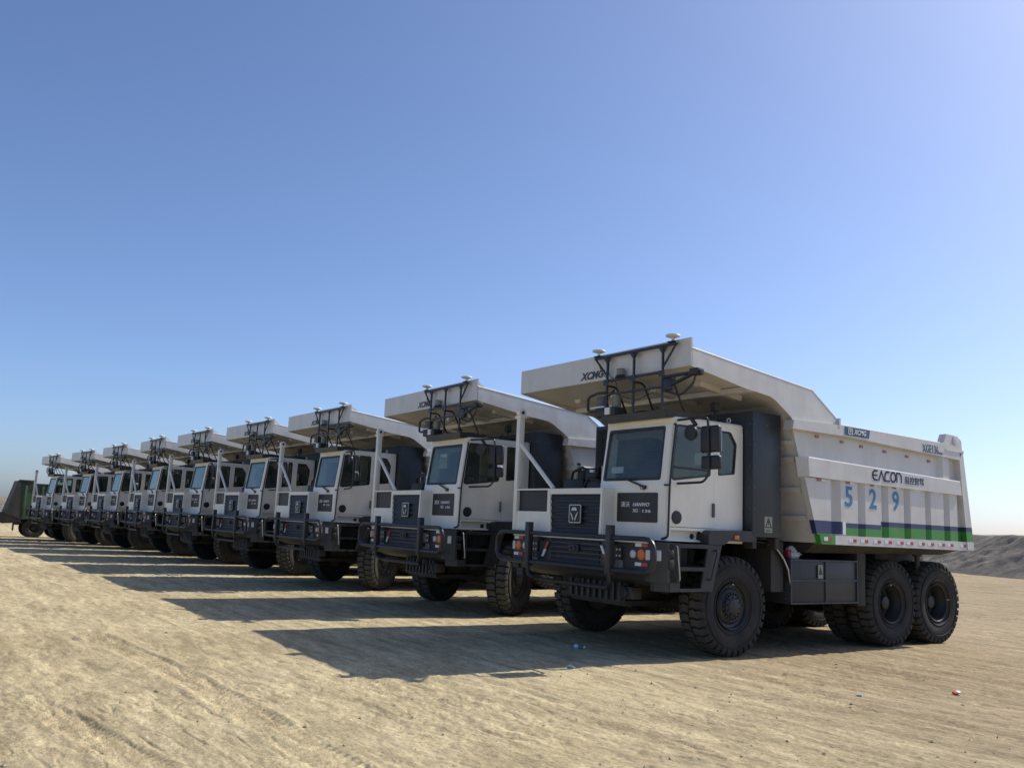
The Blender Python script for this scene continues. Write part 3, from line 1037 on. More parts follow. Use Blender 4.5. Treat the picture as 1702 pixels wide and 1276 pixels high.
    MB().xz([(-0.68, 1.705), (0.59, 1.705), (0.61, 2.365), (-0.71, 2.365)], -1.655, -1.62).build('grille_backing', 'black', hood, smooth=0)
    for i in range(6):
        z = 1.735 + i * 0.105
        k = (z - 1.715) / 0.635
        xl, xr = -0.655 - 0.045 * k, 0.575 + 0.025 * k
        MB().hexa([(xl, -1.655, z), (xr, -1.655, z), (xr, -1.655, z + 0.075), (xl, -1.655, z + 0.075), (xl, -1.692, z + 0.006), (xr, -1.692, z + 0.006), (xr, -1.664, z + 0.069), (xl, -1.664, z + 0.069)]).build('grille_slat', 'black', hood, smooth=0)
    em = MB().box(-0.135, 0.135, -1.725, -1.69, 1.905, 2.165, 0.008).build('emblem', 'black', hood)
    MB().xz(rect2(-0.15, 0.15, 1.89, 2.18, 0.02), -1.722, -1.70, [rect2(-0.137, 0.137, 1.903, 2.167, 0.015)]).build('emblem_frame', 'steel', hood)
    pe = plane_front(-1.726)
    b = MB()
    b.prism([(-0.045, 2.135), (0.045, 2.135), (0.075, 2.085), (-0.075, 2.085)], -0.002, 0.012, pe)
    b.prism([(-0.105, 2.07), (-0.055, 2.03), (-0.012, 1.945), (-0.03, 1.925)], -0.002, 0.012, pe)
    b.prism([(0.105, 2.07), (0.055, 2.03), (0.012, 1.945), (0.03, 1.925)], -0.002, 0.012, pe)
    b.build('emblem_mark', 'steel', hood, smooth=0)
    # panel right of the grille, with the dark inset and the tall post
    b = MB()
    b.xz([(-1.745, 1.69), (-0.748, 1.69), (-0.748, 2.06), (-0.775, 2.06), (-0.775, 2.418), (-1.68, 2.418), (-1.68, 2.06), (-1.745, 2.06)], -1.70, -1.66, [])
    sp = MB().xz([(-1.745, 1.69), (-0.748, 1.69), (-0.748, 2.445), (-1.745, 2.445)], -1.698, -1.655, [[(-1.675, 2.06), (-0.778, 2.06), (-0.778, 2.418), (-1.675, 2.418)]]).build('front_panel', 'cab', t)
    b.bm.free()
    MB().box(-1.70, -0.76, -1.645, -1.62, 2.03, 2.43).build('dark_inset', 'black', sp, smooth=0)
    MB().box(-1.76, -0.72, -1.62, 0.15, 1.66, 2.0, 0.01).build('deck', 'under', t)
    MB().box(-1.75, -1.73, -1.655, -0.6, 1.70, 2.06).build('deck_skirt', 'cab', t, smooth=0)
    b = MB().box(-1.765, -1.665, -1.712, -1.60, 1.70, 3.74, 0.008)
    post = b.build('post', 'cab', t)
    b = MB()
    b.lathe([(-1.76, 0.075), (-1.66, 0.075)], (0, -1.655, 3.80), 'x', 16)
    b.box(-1.80, -1.63, -1.73, -1.58, 3.70, 3.745, 0.006)
    b.build('post_eye', 'cab', post)
    b = MB().lathe([(-1.773, 0.03), (-1.651, 0.03)], (0, -1.655, 3.80), 'x', 12)
    b.build('pin', 'black', post)
    MB().tube([(-1.715, -1.655, 3.26), (-0.68, -1.655, 2.45)], 0.036, 8).build('post_brace', 'cab', post)
    # equipment behind the hood
    b = MB().box(-0.60, 0.15, -1.02, -0.70, 2.30, 2.62, 0.03).box(-0.95, -0.35, -0.65, 0.1, 2.0, 2.50, 0.04)
    b.tube([(-0.9, -0.8, 2.3), (-0.75, -0.85, 2.62), (-0.45, -0.86, 2.70), (-0.1, -0.85, 2.58)], 0.03, 7)
    b.tube([(-0.5, -0.9, 2.5), (-0.4, -0.92, 2.86), (-0.15, -0.9, 2.90), (0.1, -0.9, 2.7)], 0.022, 7)
    b.box(-0.02, 0.20, -0.98, -0.80, 2.5, 2.96, 0.03)
    b.lathe([(-1.0, 0.09), (-0.86, 0.09)], (0.06, 0, 2.80), 'y', 14)
    b.box(-0.72, -0.44, -0.95, -0.75, 2.60, 2.84, 0.02)
    b.box(-1.30, -0.74, -0.98, -0.55, 2.0, 2.66, 0.04)
    b.lathe([(2.60, 0.10), (2.80, 0.10), (2.82, 0.06)], (-0.95, -0.80, 0), 'z', 14)
    b.tube([(-1.2, -0.9, 2.5), (-1.05, -0.95, 2.78), (-0.8, -0.95, 2.85), (-0.5, -0.92, 2.72)], 0.026, 7)
    b.tube([(-0.7, -1.0, 2.45), (-0.55, -1.02, 2.66), (-0.3, -1.02, 2.62), (-0.1, -1.0, 2.46)], 0.03, 7)
    b.tube([(0.0, -1.02, 2.46), (0.08, -1.03, 2.62), (0.2, -1.0, 2.70)], 0.024, 7)
    b.build('pump_unit', 'black', t)
    tk = MB().box(-0.33, -0.13, -0.93, -0.80, 2.60, 2.88, 0.03).build('coolant_tank', 'tank', t)
    MB().lathe([(2.88, 0.045), (2.93, 0.045), (2.935, 0.02)], (-0.23, -0.865, 0), 'z', 12).build('cap', 'black', tk)
    MB().box(-0.56, -0.46, -0.985, -0.945, 2.76, 2.80).build('warning_label', 'lettering', t, smooth=0)
    tk = MB().lathe([(2.66, 0.06), (2.86, 0.06), (2.89, 0.03), (2.91, 0.03)], (-1.12, -0.78, 0), 'z', 14).build('fluid_bottle', 'tank', t)
    MB().lathe([(2.91, 0.035), (2.95, 0.035)], (-1.12, -0.78, 0), 'z', 10).build('cap', 'black', tk)
    MB().tube(fillet([(0.16, -0.95, 2.55), (0.10, -1.05, 3.0), (0.20, -1.25, 3.45), (0.33, -1.35, 3.56)], 0.3), 0.012, 6).build('cable', 'tube', t)

    # ---- cab
    yF, yR, zb, zs, zr = -1.43, 0.22, 1.685, 2.50, 3.47
    xl, xr = 0.27, 1.75
    rk = 0.125                                       # rake of the windscreen frame
    def fr(u, v, tt):
        y = yF + max(0, (v - zs)) / (zr - zs) * rk
        return (u, y + tt, v)
    b = MB()
    b.xz([(xl, zb), (xr - 0.04, zb), (xr - 0.04, zs), (xl, zs)], yF, yF + 0.03)
    b.prism([(xl, zs), (xr - 0.04, zs), (xr - 0.055, zr), (xl + 0.02, zr)], 0, 0.04, fr, [round2([(0.315, 2.565), (1.625, 2.565), (1.615, 3.385), (0.335, 3.385)], 0.05)])
    b.tube([(xr - 0.045, yF + 0.045, zb), (xr - 0.045, yF + 0.045, zs), (xr - 0.055, yF + rk + 0.045, zr)], 0.045, 12)
    b.yz([(yF + 0.03, zb), (yR, zb), (yR, zr - 0.02), (yF + rk, zr - 0.02), (yF + 0.03, zs)], xl, xl + 0.03, [round2([(-1.15, 2.62), (-0.1, 2.62), (-0.1, 3.36), (-1.10, 3.36)], 0.06)])
    b.xz([(xl + 0.03, zb), (xr - 0.005, zb), (xr - 0.005, zr - 0.02), (xl + 0.03, zr - 0.02)], yR - 0.03, yR)
    b.box(xl, xr - 0.03, yF + 0.05, yR - 0.03, zb, zb + 0.03)
    # driver's side: sill with recess, rear quarter
    b.yz([(yF + 0.05, zb), (yR - 0.001, zb), (yR - 0.001, 1.888), (yF + 0.05, 1.888)], xr - 0.03, xr, [rect2(-1.33, -0.68, 1.70, 1.845, 0.02)])
    b.yz([(-0.425, 1.892), (yR - 0.001, 1.892), (yR - 0.001, 3.40), (yR - 0.06, 3.45), (-0.425, 3.455)], xr - 0.03, xr, [round2([(-0.335, 2.70), (0.03, 2.745), (0.075, 3.21), (-0.06, 3.395), (-0.335, 3.40)], 0.03)])
    b.box(xr - 0.12, xr - 0.09, -1.36, -0.65, 1.69, 1.86)
    cab = b.build('cab', 'cab', t)
    MB().box(xl - 0.015, xr + 0.012, yF + rk - 0.02, yR + 0.015, 3.425, 3.54, 0.05, 3).build('roof', 'cab', cab)
    MB().lathe([(-0.005, 0.045), (0.008, 0.04)], (xr - 0.09, -0.80, 1.765), 'x', 16).build('light_switch', 'black', cab)
    MB().prism(round2([(0.32, 2.57), (1.62, 2.57), (1.61, 3.38), (0.34, 3.38)], 0.05), 0.015, 0.022, fr).build('windscreen', 'glass', cab)
    MB().prism(round2([(0.318, 2.568), (1.622, 2.568), (1.612, 3.382), (0.338, 3.382)], 0.05), -0.004, 0.012, fr, [round2([(0.36, 2.61), (1.58, 2.61), (1.57, 3.34), (0.38, 3.34)], 0.04)]).build('windscreen_seal', 'black', cab)
    MB().yz(round2([(-0.335, 2.70), (0.03, 2.745), (0.075, 3.21), (-0.06, 3.395), (-0.335, 3.40)], 0.03), xr - 0.02, xr - 0.014).build('rear_window', 'glass', cab)
    MB().yz(round2([(-0.337, 2.698), (0.032, 2.743), (0.077, 3.211), (-0.059, 3.397), (-0.337, 3.402)], 0.03), xr - 0.012, xr + 0.004, [round2([(-0.312, 2.722), (0.009, 2.765), (0.052, 3.203), (-0.072, 3.373), (-0.312, 3.378)], 0.03)]).build('window_seal', 'black', cab)
    MB().yz(round2([(-1.15, 2.62), (-0.1, 2.62), (-0.1, 3.36), (-1.10, 3.36)], 0.06), xl + 0.012, xl + 0.018).build('side_window', 'glass', cab)
    # door
    wo_ = round2([(-1.335, 2.60), (-1.29, 2.565), (-0.505, 2.675), (-0.505, 3.415), (-1.245, 3.405)], 0.05)
    door = MB().yz([(-1.372, 1.896), (-0.432, 1.896), (-0.432, 3.452), (-1.265, 3.452), (-1.365, 2.52)], xr - 0.028, xr + 0.004, [wo_]).build('door', 'cab', t)
    MB().yz(wo_, xr - 0.015, xr - 0.009).build('door_window', 'glass', door)
    wi = round2([(-1.305, 2.622), (-1.278, 2.598), (-0.533, 2.702), (-0.533, 3.387), (-1.218, 3.377)], 0.05)
    MB().yz(wo_, xr - 0.007, xr + 0.008, [wi]).build('door_seal', 'black', door)
    MB().tube([(xr - 0.004, -1.30, 2.765), (xr - 0.004, -0.53, 2.765)], 0.014, 6).build('window_bar', 'black', door)
    MB().box(xr, xr + 0.05, -0.475, -0.445, 2.06, 2.27, 0.01).build('handle', 'grey', door)
    MB().lathe([(xr, 0.10), (xr + 0.02, 0.095), (xr + 0.025, 0.06)], (0, -1.215, 2.03), 'x', 20).build('round_vent', 'black', door)
    # grab rail along the A pillar
    MB().tube(fillet([(xr + 0.01, yF + rk + 0.02, 3.40), (xr + 0.045, yF + rk + 0.015, 3.40), (xr + 0.045, yF + 0.03, 2.5), (xr + 0.045, yF + 0.01, 1.74), (xr - 0.04, yF - 0.035, 1.71)], 0.06), 0.017, 7).build('grab_rail', 'tube', cab)
    MB().tube([(xr - 0.03, yF - 0.01, 2.49), (xr + 0.05, yF + 0.02, 2.49)], 0.014, 6).build('rail_clip', 'tube', cab)
    # nameplate and wiper
    MB().xz(rect2(0.695, 1.585, 1.94, 2.38, 0.025), yF - 0.012, yF + 0.004).build('name_plate', 'black', cab)
    pn = plane_front(yF - 0.013)
    text('lettering', '漢沃', 'lettering', (0.79, 0.99, 2.165, 2.245), pn, cab)
    text('lettering', 'HANWO', 'lettering', (1.055, 1.42, 2.175, 2.232), pn, cab, shear=0.3, offset=0.012)
    text('lettering', 'XG', 'lettering', (1.055, 1.17, 2.085, 2.14), pn, cab, shear=0.1, offset=0.012)
    text('lettering', 'E', 'grey', (1.19, 1.245, 2.085, 2.14), pn, cab, offset=0.012)
    text('lettering', '136', 'lettering', (1.275, 1.455, 2.085, 2.13), pn, cab, offset=0.012)
    b = MB().tube([(1.30, yF - 0.02, 2.465), (0.93, yF - 0.045, 2.585)], 0.016, 6)
    b.lathe([(-0.04, 0.03), (0.0, 0.03)], (1.31, yF, 2.462), 'y', 10)
    b.tube([(1.20, yF - 0.025, 2.50), (1.25, yF - 0.03, 2.43), (1.31, yF - 0.03, 2.42), (1.36, yF - 0.02, 2.475)], 0.006, 5)
    b.tube([(0.50, yF - 0.01, 2.60), (1.12, yF - 0.012, 2.585)], 0.010, 5)
    b.build('wiper', 'tube', cab)
    # inside the cab
    b = MB().box(0.85, 1.40, -0.55, -0.02, 2.05, 2.25, 0.05).box(0.85, 1.40, -0.08, 0.06, 2.2, 2.85, 0.05).box(1.0, 1.25, -0.07, 0.05, 2.88, 3.12, 0.05)
    b.box(1.0, 1.25, -0.45, -0.1, 1.72, 2.06)
    b.build('seat', 'seat', t)
    MB().box(0.31, 1.70, 0.10, 0.17, 1.75, 3.40).build('cab_lining', 'trim', t, smooth=0)
    MB().box(1.0, 1.25, -0.085, -0.05, 2.90, 3.10, 0.012, 1).build('headrest_cover', 'lettering', t)
    MB().box(0.36, 1.58, -1.20, -1.14, 3.24, 3.38, 0.01, 1).build('sun_visor', 'trim', t)
    MB().box(0.33, 1.66, -1.36, -1.0, 2.1, 2.50, 0.05).build('dashboard', 'seat', t)
    sw = [(1.12 + 0.21 * math.cos(a), -0.88 + 0.10 * math.sin(a), 2.55 + 0.18 * math.sin(a)) for a in np.linspace(0, 2 * math.pi, 20, endpoint=False)]
    MB().tube(sw, 0.016, 6, True).tube([(0.92, -0.88, 2.55), (1.32, -0.88, 2.55)], 0.016, 5).tube([(1.12, -0.88, 2.55), (1.12, -1.12, 2.36)], 0.03, 6).build('steering_wheel', 'seat', t)
    MB().xy(rect2(0.40, 0.58, -1.27, -1.19, 0.01), 2.52, 2.60).build('dash_screen', 'lettering', t) if False else None

    # ---- mirrors on the driver's side
    ym = -1.16
    arm = MB().tube(fillet([(xr, -1.22, 3.465), (2.00, -1.18, 3.475), (2.29, ym, 3.475), (2.31, ym, 3.38), (2.335, ym, 2.66), (2.25, ym - 0.02, 2.54), (xr, -1.20, 2.525)], 0.08), 0.018, 8).build('mirror_arm', 'tube', t)
    MB().box(2.13, 2.48, ym + 0.015, ym + 0.10, 2.965, 3.36, 0.035, 3).build('mirror', 'black', arm)
    MB().box(2.15, 2.50, ym + 0.015, ym + 0.10, 2.725, 2.925, 0.03, 3).build('mirror', 'black', arm)
    MB().box(2.16, 2.475, ym + 0.100, ym + 0.104, 2.99, 3.335).build('mirror_glass', 'chrome', arm, smooth=0)
    MB().box(2.38, 2.46, ym + 0.02, ym + 0.08, 2.925, 2.965).build('mirror_joint', 'white', arm, smooth=0)
    MB().tube([(2.0, -1.18, 3.47), (2.06, -1.14, 3.37)], 0.03, 8).build('mirror_pivot', 'tube', arm)
    b = MB()
    for k in range(9):
        pass
    b.lathe([(-0.03, 0.13), (0.0, 0.125), (0.02, 0.10)], (1.98, 0, 3.24), 'z', 4)
    b.bm.free()
    MB().lathe([(-1.20, 0.115), (-1.17, 0.12), (-1.13, 0.10), (-1.11, 0.05)], (1.99, 0, 3.27), 'y', 20).build('mirror', 'black', arm)
    MB().tube([(2.02, -1.16, 3.28), (2.03, -1.16, 3.47)], 0.014, 6).build('mirror_stay', 'tube', arm)
    # mirror arm on the far side
    MB().tube(fillet([(-1.715, -1.60, 2.9), (-2.0, -1.55, 2.92), (-2.0, -1.55, 2.45)], 0.06), 0.016, 6).build('mirror_arm', 'tube', t) if False else None

    # ---- roof rack with sensors
    yk = -1.46
    rack = MB().hexa([(0.32, -1.47, 3.480), (1.75, -1.47, 3.480), (1.75, -0.88, 3.545), (0.32, -0.88, 3.545), (0.30, -1.49, 3.600), (1.77, -1.49, 3.600), (1.77, -0.88, 3.60), (0.30, -0.88, 3.60)]).build('roof_rack', 'graphite', t, smooth=0)
    for xx in (0.40, 1.03, 1.67):
        MB().box(xx - 0.017, xx + 0.017, yk - 0.017, yk + 0.017, 3.59, 4.55, 0.004, 1).build('rack_post', 'tube', rack)
        MB().tube(fillet([(xx, yk, 4.09), (xx, yk + 0.20, 4.10), (xx, -0.98, 3.59)], 0.10), 0.017, 7).build('rack_brace', 'tube', rack)
        MB().xz([(xx - 0.09, 4.545), (xx + 0.09, 4.545), (xx + 0.03, 4.47), (xx - 0.03, 4.47)], yk - 0.006, yk + 0.006).build('gusset', 'tube', rack, smooth=0)
        MB().xz([(xx - 0.06, 4.195), (xx + 0.06, 4.195), (xx + 0.06, 4.10), (xx - 0.06, 4.10)], yk - 0.028, yk - 0.022).build('gusset', 'tube', rack, smooth=0)
    MB().box(0.08, 1.96, yk - 0.022, yk + 0.022, 4.552, 4.595, 0.005, 1).build('rack_rail', 'tube', rack)
    MB().box(0.40, 1.67, yk - 0.017, yk + 0.017, 4.155, 4.190, 0.004, 1).build('rack_rail', 'tube', rack)
    MB().box(0.40, 1.67, yk - 0.017, yk + 0.017, 3.935, 3.967, 0.004, 1).build('rack_rail', 'tube', rack)
    MB().tube([(0.10, yk, 4.56), (0.40, yk, 4.25)], 0.017, 6).build('rack_strut', 'tube', rack)
    MB().tube([(1.94, yk, 4.56), (1.67, yk, 4.24)], 0.017, 6).build('rack_strut', 'tube', rack)
    for xx in (0.17, 1.875):
        MB().box(xx - 0.07, xx + 0.07, yk - 0.05, yk + 0.05, 4.595, 4.612).build('antenna_foot', 'black', rack, smooth=0)
        MB().lathe([(4.612, 0.024), (4.655, 0.024), (4.662, 0.045), (4.680, 0.105), (4.690, 0.112), (4.708, 0.105), (4.722, 0.05), (4.724, 0.01)], (xx, yk, 0), 'z', 20).build('antenna', 'antenna', rack)
    MB().lathe([(4.190, 0.09), (4.215, 0.085), (4.22, 0.07), (4.235, 0.07)], (0.72, yk, 0), 'z', 18).build('beacon_base', 'black', rack)
    MB().lathe([(4.235, 0.066), (4.325, 0.066), (4.34, 0.055), (4.343, 0.01)], (0.72, yk, 0), 'z', 18).build('beacon', 'sage', rack)
    # lidar with its cage
    MB().tube(fillet([(0.40, yk, 3.98), (0.20, yk - 0.02, 3.99), (-0.05, yk - 0.02, 3.94), (-0.05, yk - 0.02, 3.71), (0.40, yk, 3.69)], 0.07), 0.024, 8).build('sensor_cage', 'tube', rack)
    MB().tube(fillet([(0.45, yk + 0.1, 4.02), (0.20, yk + 0.25, 4.02), (0.0, yk + 0.25, 3.95), (0.0, yk + 0.25, 3.68), (0.5, yk + 0.25, 3.64)], 0.07), 0.021, 8).build('sensor_cage', 'tube', rack)
    MB().box(0.07, 0.38, yk - 0.05, yk + 0.18, 3.745, 3.765, 0.004, 1).build('sensor_tray', 'white', rack)
    MB().box(0.12, 0.62, yk - 0.02, yk + 0.22, 3.60, 3.74, 0.02).build('sensor_box', 'black', rack)
    MB().lathe([(3.765, 0.10), (3.82, 0.10), (3.825, 0.085), (3.90, 0.085), (3.905, 0.095), (3.93, 0.09), (3.935, 0.02)], (0.23, yk + 0.06, 0), 'z', 22).build('lidar', 'grey', rack)
    MB().lathe([(3.74, 0.075), (3.93, 0.075), (3.935, 0.03)], (0.50, yk + 0.12, 0), 'z', 18).build('sensor', 'sage', rack)
    MB().box(0.41, 0.52, yk - 0.05, yk - 0.022, 3.62, 3.73).build('sensor_label', 'white', rack, smooth=0)
    # sensor arm reaching out over the driver's side
    b = MB().tube([(1.69, yk, 4.09), (2.32, yk, 4.095)], 0.028, 7).tube([(1.71, yk, 3.92), (2.30, yk, 4.075)], 0.028, 7)
    b.box(1.70, 1.86, yk - 0.02, yk + 0.06, 3.89, 4.06, 0.01).tube([(1.92, yk, 4.08), (1.92, yk, 3.99)], 0.018, 6)
    b.build('sensor_arm', 'tube', rack)
    MB().box(2.26, 2.43, yk - 0.06, yk + 0.09, 4.05, 4.15, 0.02).lathe([(-0.03, 0.03), (0.03, 0.03)], (2.44, yk, 4.08), 'x', 12).build('side_camera', 'black', rack)
    MB().tube(fillet([(2.34, yk, 4.05), (2.30, yk, 3.94), (2.06, yk, 3.78), (1.86, yk, 3.84), (1.69, yk, 3.89)], 0.10), 0.017, 6).build('cable', 'tube', rack)
    MB().tube(fillet([(0.44, yk, 4.46), (0.46, yk - 0.03, 4.26), (0.61, yk, 4.16), (0.66, yk + 0.02, 3.91), (1.06, yk + 0.05, 3.81), (1.36, yk + 0.1, 3.91)], 0.1), 0.007, 5).build('cable', 'tube', rack)
    MB().tube(fillet([(0.14, yk, 4.54), (0.30, yk - 0.03, 4.30), (0.50, yk + 0.02, 4.14)], 0.1), 0.007, 5).build('cable', 'tube', rack)
    MB().tube(fillet([(0.30, -1.3, 3.60), (0.5, -1.38, 3.64), (0.8, -1.3, 3.62), (1.1, -1.38, 3.64), (1.4, -1.3, 3.61), (1.72, -1.2, 3.61), (1.75, -0.8, 3.57), (1.6, -0.2, 3.57)], 0.1), 0.013, 5).build('cable', 'tube', rack)
    # small mast at the rear of the roof
    b = MB().tube([(1.60, -0.25, 3.52), (1.60, -0.25, 3.74)], 0.022, 7).box(1.54, 1.66, -0.31, -0.19, 3.72, 3.86, 0.02).box(1.2, 1.5, -0.2, 0.0, 3.53, 3.62, 0.02)
    b.tube([(1.45, -0.3, 3.55), (1.5, -0.35, 3.64), (1.6, -0.35, 3.64), (1.65, -0.3, 3.55)], 0.018, 6)
    b.build('rear_sensor', 'black', rack)
    MB().tube([(1.70 + 0.035 * math.cos(a), -0.05, 3.585 + 0.035 * math.sin(a)) for a in np.linspace(0, 2 * math.pi, 10, endpoint=False)], 0.010, 5, True).build('lifting_eye', 'paint', cab)

    # ---- dump body
    b = MB()
    fy = lambda z: 1.02 + (3.62 - z) * 0.305           # sloping front wall
    b.hexa([(-2.07, fy(3.60), 3.60), (2.07, fy(3.60), 3.60), (2.07, fy(1.76), 1.76), (-2.07, fy(1.76), 1.76), (-2.07, fy(3.60) + 0.04, 3.60), (2.07, fy(3.60) + 0.04, 3.60), (2.07, fy(1.76) + 0.04, 1.76), (-2.07, fy(1.76) + 0.04, 1.76)])
    b.hexa([(-2.06, 1.62, 1.75), (2.06, 1.62, 1.75), (2.06, 6.10, 1.75), (-2.06, 6.10, 1.75), (-2.06, 1.62, 1.82), (2.06, 1.62, 1.82), (2.06, 6.10, 1.82), (-2.06, 6.10, 1.82)])
    b.hexa([(-2.06, 6.06, 1.80), (2.06, 6.06, 1.80), (2.06, 5.80, 3.3), (-2.06, 5.80, 3.3), (-2.06, 6.10, 1.80), (2.06, 6.10, 1.80), (2.06, 5.84, 3.3), (-2.06, 5.84, 3.3)])
    bed = b.build('dump_body', 'paint', t)
    for z, hh in ((3.30, 0.06), (3.03, 0.07), (2.55, 0.07), (2.10, 0.07)):
        y = fy(z)
        MB().hexa([(-2.0, y, z), (2.0, y, z), (2.0, y - 0.02, z + hh), (-2.0, y - 0.02, z + hh), (-2.0, y - 0.05, z - 0.01), (2.0, y - 0.05, z - 0.01), (2.0, y - 0.07, z + hh), (-2.0, y - 0.07, z + hh)]).build('front_rib', 'paint', bed, smooth=0)
    MB().hexa([(-1.75, 1.72, 1.58), (1.75, 1.72, 1.58), (1.75, 5.75, 1.62), (-1.75, 5.75, 1.62), (-2.0, 1.68, 1.745), (2.0, 1.68, 1.745), (2.0, 6.08, 1.745), (-2.0, 6.08, 1.745)]).build('floor_frame', 'under', bed, smooth=0)
    for sx in (1, -1):
        def S(o, a, c):
            return (o, min(sx * a, sx * c), max(sx * a, sx * c))
        MB().yz([(0.99, 3.60), (5.80, 3.50), (6.10, 1.80), (1.60, 1.80)], *S(0, 2.06, 2.085)[1:]).build('side_wall', 'livery', bed, smooth=0)
        MB().yz([(0.865, 3.52), (0.90, 3.665), (2.08, 3.700), (5.72, 3.660), (5.76, 3.40), (2.20, 3.525)], *S(0, 2.02, 2.20)[1:]).build('top_rail', 'paint', bed, smooth=0)
        b = MB().yz([(1.27, 2.79), (1.245, 3.09), (5.72, 2.985), (5.76, 2.74)], *S(0, 2.07, 2.205)[1:])
        b.hexa([(sx * 2.07, 1.16, 2.775), (sx * 2.205, 1.27, 2.79), (sx * 2.205, 1.245, 3.09), (sx * 2.07, 1.09, 3.10), (sx * 2.07, 1.30, 2.775), (sx * 2.204, 1.30, 2.79), (sx * 2.204, 1.30, 3.09), (sx * 2.07, 1.30, 3.10)])
        b.build('mid_beam', 'paint', bed, smooth=0)
        MB().yz([(1.60, 1.735), (6.15, 1.725), (6.13, 1.885), (1.55, 1.885)], *S(0, 2.02, 2.175)[1:]).build('bottom_rail', 'livery', bed, smooth=0)
        MB().yz([(5.74, 3.42), (5.87, 3.60), (6.155, 1.74), (5.93, 1.74)], *S(0, 2.03, 2.192)[1:]).build('rear_post', 'livery', bed, smooth=0)
        ys = [2.12, 2.79, 3.455, 4.12, 4.765, 5.39]
        # first flat panel
        MB().yz([(1.20, 2.78), (1.86, 2.78), (1.86, 1.888), (1.50, 1.888)], *S(0, 2.07, 2.165)[1:]).build('rib', 'livery', bed, smooth=0)
        for i, y0 in enumerate(ys):
            wd = 0.46 if i < 5 else 0.25
            if i == 4:
                wd = 0.42
            sl = 0.105
            q = [(sx * 2.075, y0 - sl), (sx * 2.17, y0), (sx * 2.17, y0 + wd), (sx * 2.075, y0 + wd + sl)]
            MB().xy(q if sx > 0 else list(reversed(q)), 1.886, 2.80).build('rib', 'livery', bed, smooth=0)
        q = [(sx * 2.075, 5.12), (sx * 2.16, 5.22), (sx * 2.16, 5.42), (sx * 2.075, 5.52)]
        MB().xy(q if sx > 0 else list(reversed(q)), 2.95, 3.45).build('upper_rib', 'paint', bed, smooth=0)
        # hinge bracket on the rear corner
        b = MB().yz([(5.12, 3.655), (5.24, 3.70), (5.33, 3.86), (5.70, 3.85), (5.84, 3.77), (5.86, 3.58), (5.30, 3.60)], *S(0, 2.05, 2.185)[1:])
        b.box(min(sx * 2.03, sx * 2.21), max(sx * 2.03, sx * 2.21), 5.26, 5.88, 3.54, 3.575)
        b.lathe([(sx * 2.18, 0.10), (sx * 2.20, 0.095), (sx * 2.205, 0.05)], (0, 5.63, 3.755), 'x', 20)
        b.build('corner_bracket', 'paint', bed)
        # canopy side
        out = [(-1.36, 4.215), (-1.36, 4.486), (1.416, 4.195), (2.04, 3.80), (2.09, 3.80), (2.09, 3.655), (0.91, 3.655), (0.90, 3.69), (0.77, 3.775), (0.637, 3.850), (0.52, 3.92), (0.377, 3.975), (0.1, 4.005), (-0.163, 4.025), (-0.716, 4.115)]
        MB().yz(out, *S(0, 2.135, 2.165)[1:]).build('canopy_side', 'paint', bed, smooth=0)
        MB().tube([(sx * 2.150, -1.36, 4.492), (sx * 2.150, 1.414, 4.201), (sx * 2.150, 2.035, 3.808)], 0.019, 8).build('sun_edge_bead', 'paint', bed)  # rounded beads added so canopy, beam and rail edges catch a line of sun
        MB().tube([(sx * 2.186, 1.26, 3.090), (sx * 2.186, 5.72, 2.986)], 0.019, 8).build('sun_edge_bead', 'paint', bed)
        MB().tube([(sx * 2.182, 2.10, 3.700), (sx * 2.182, 5.10, 3.667)], 0.019, 8).build('sun_edge_bead', 'paint', bed)
        MB().yz([(-1.34, 4.48), (-1.34, 4.64), (-1.02, 4.452)], *S(0, 2.02, 2.05)[1:]).build('canopy_gusset', 'paint', bed, smooth=0)
        MB().box(*S(0, 2.03, 2.205)[1:], 2.06, 2.10, 3.66, 3.81).build('stop_plate', 'paint', bed, smooth=0)
    # canopy deck, front plate and stiffeners below
    ln = [(-1.345, 4.250), (0.40, 4.035), (0.80, 3.90), (0.97, 3.78), (1.03, 3.60)]
    b = MB()
    for (a0, b0), (a1, b1) in zip(ln, ln[1:]):
        b.hexa([(-2.134, a0, b0), (2.134, a0, b0), (2.134, a1, b1), (-2.134, a1, b1), (-2.134, a0, b0 + 0.035), (2.134, a0, b0 + 0.035), (2.134, a1 + 0.02, b1 + 0.03), (-2.134, a1 + 0.02, b1 + 0.03)])
    b.build('canopy_deck', 'paint', bed, smooth=0)
    MB().box(-2.165, 2.165, -1.375, -1.345, 4.222, 4.646).build('canopy_front', 'paint', bed, smooth=0)
    for xx in (-1.5, -0.5, 0.5, 1.5):
        MB().hexa([(xx - 0.06, -0.55, 4.09), (xx + 0.06, -0.55, 4.09), (xx + 0.06, 0.40, 3.96), (xx - 0.06, 0.40, 3.96), (xx - 0.09, -0.55, 4.165), (xx + 0.09, -0.55, 4.165), (xx + 0.09, 0.40, 4.05), (xx - 0.09, 0.40, 4.05)]).build('canopy_rib', 'paint', bed, smooth=0)
    MB().box(-2.13, 2.13, -0.10, 0.02, 4.00, 4.085).build('canopy_rib', 'paint', bed, smooth=0)
    text('lettering', 'XCMG', 'ink', (-0.40, 0.22, 4.268, 4.400), plane_front(-1.376), bed, shear=0.32, offset=0.045)
    return t

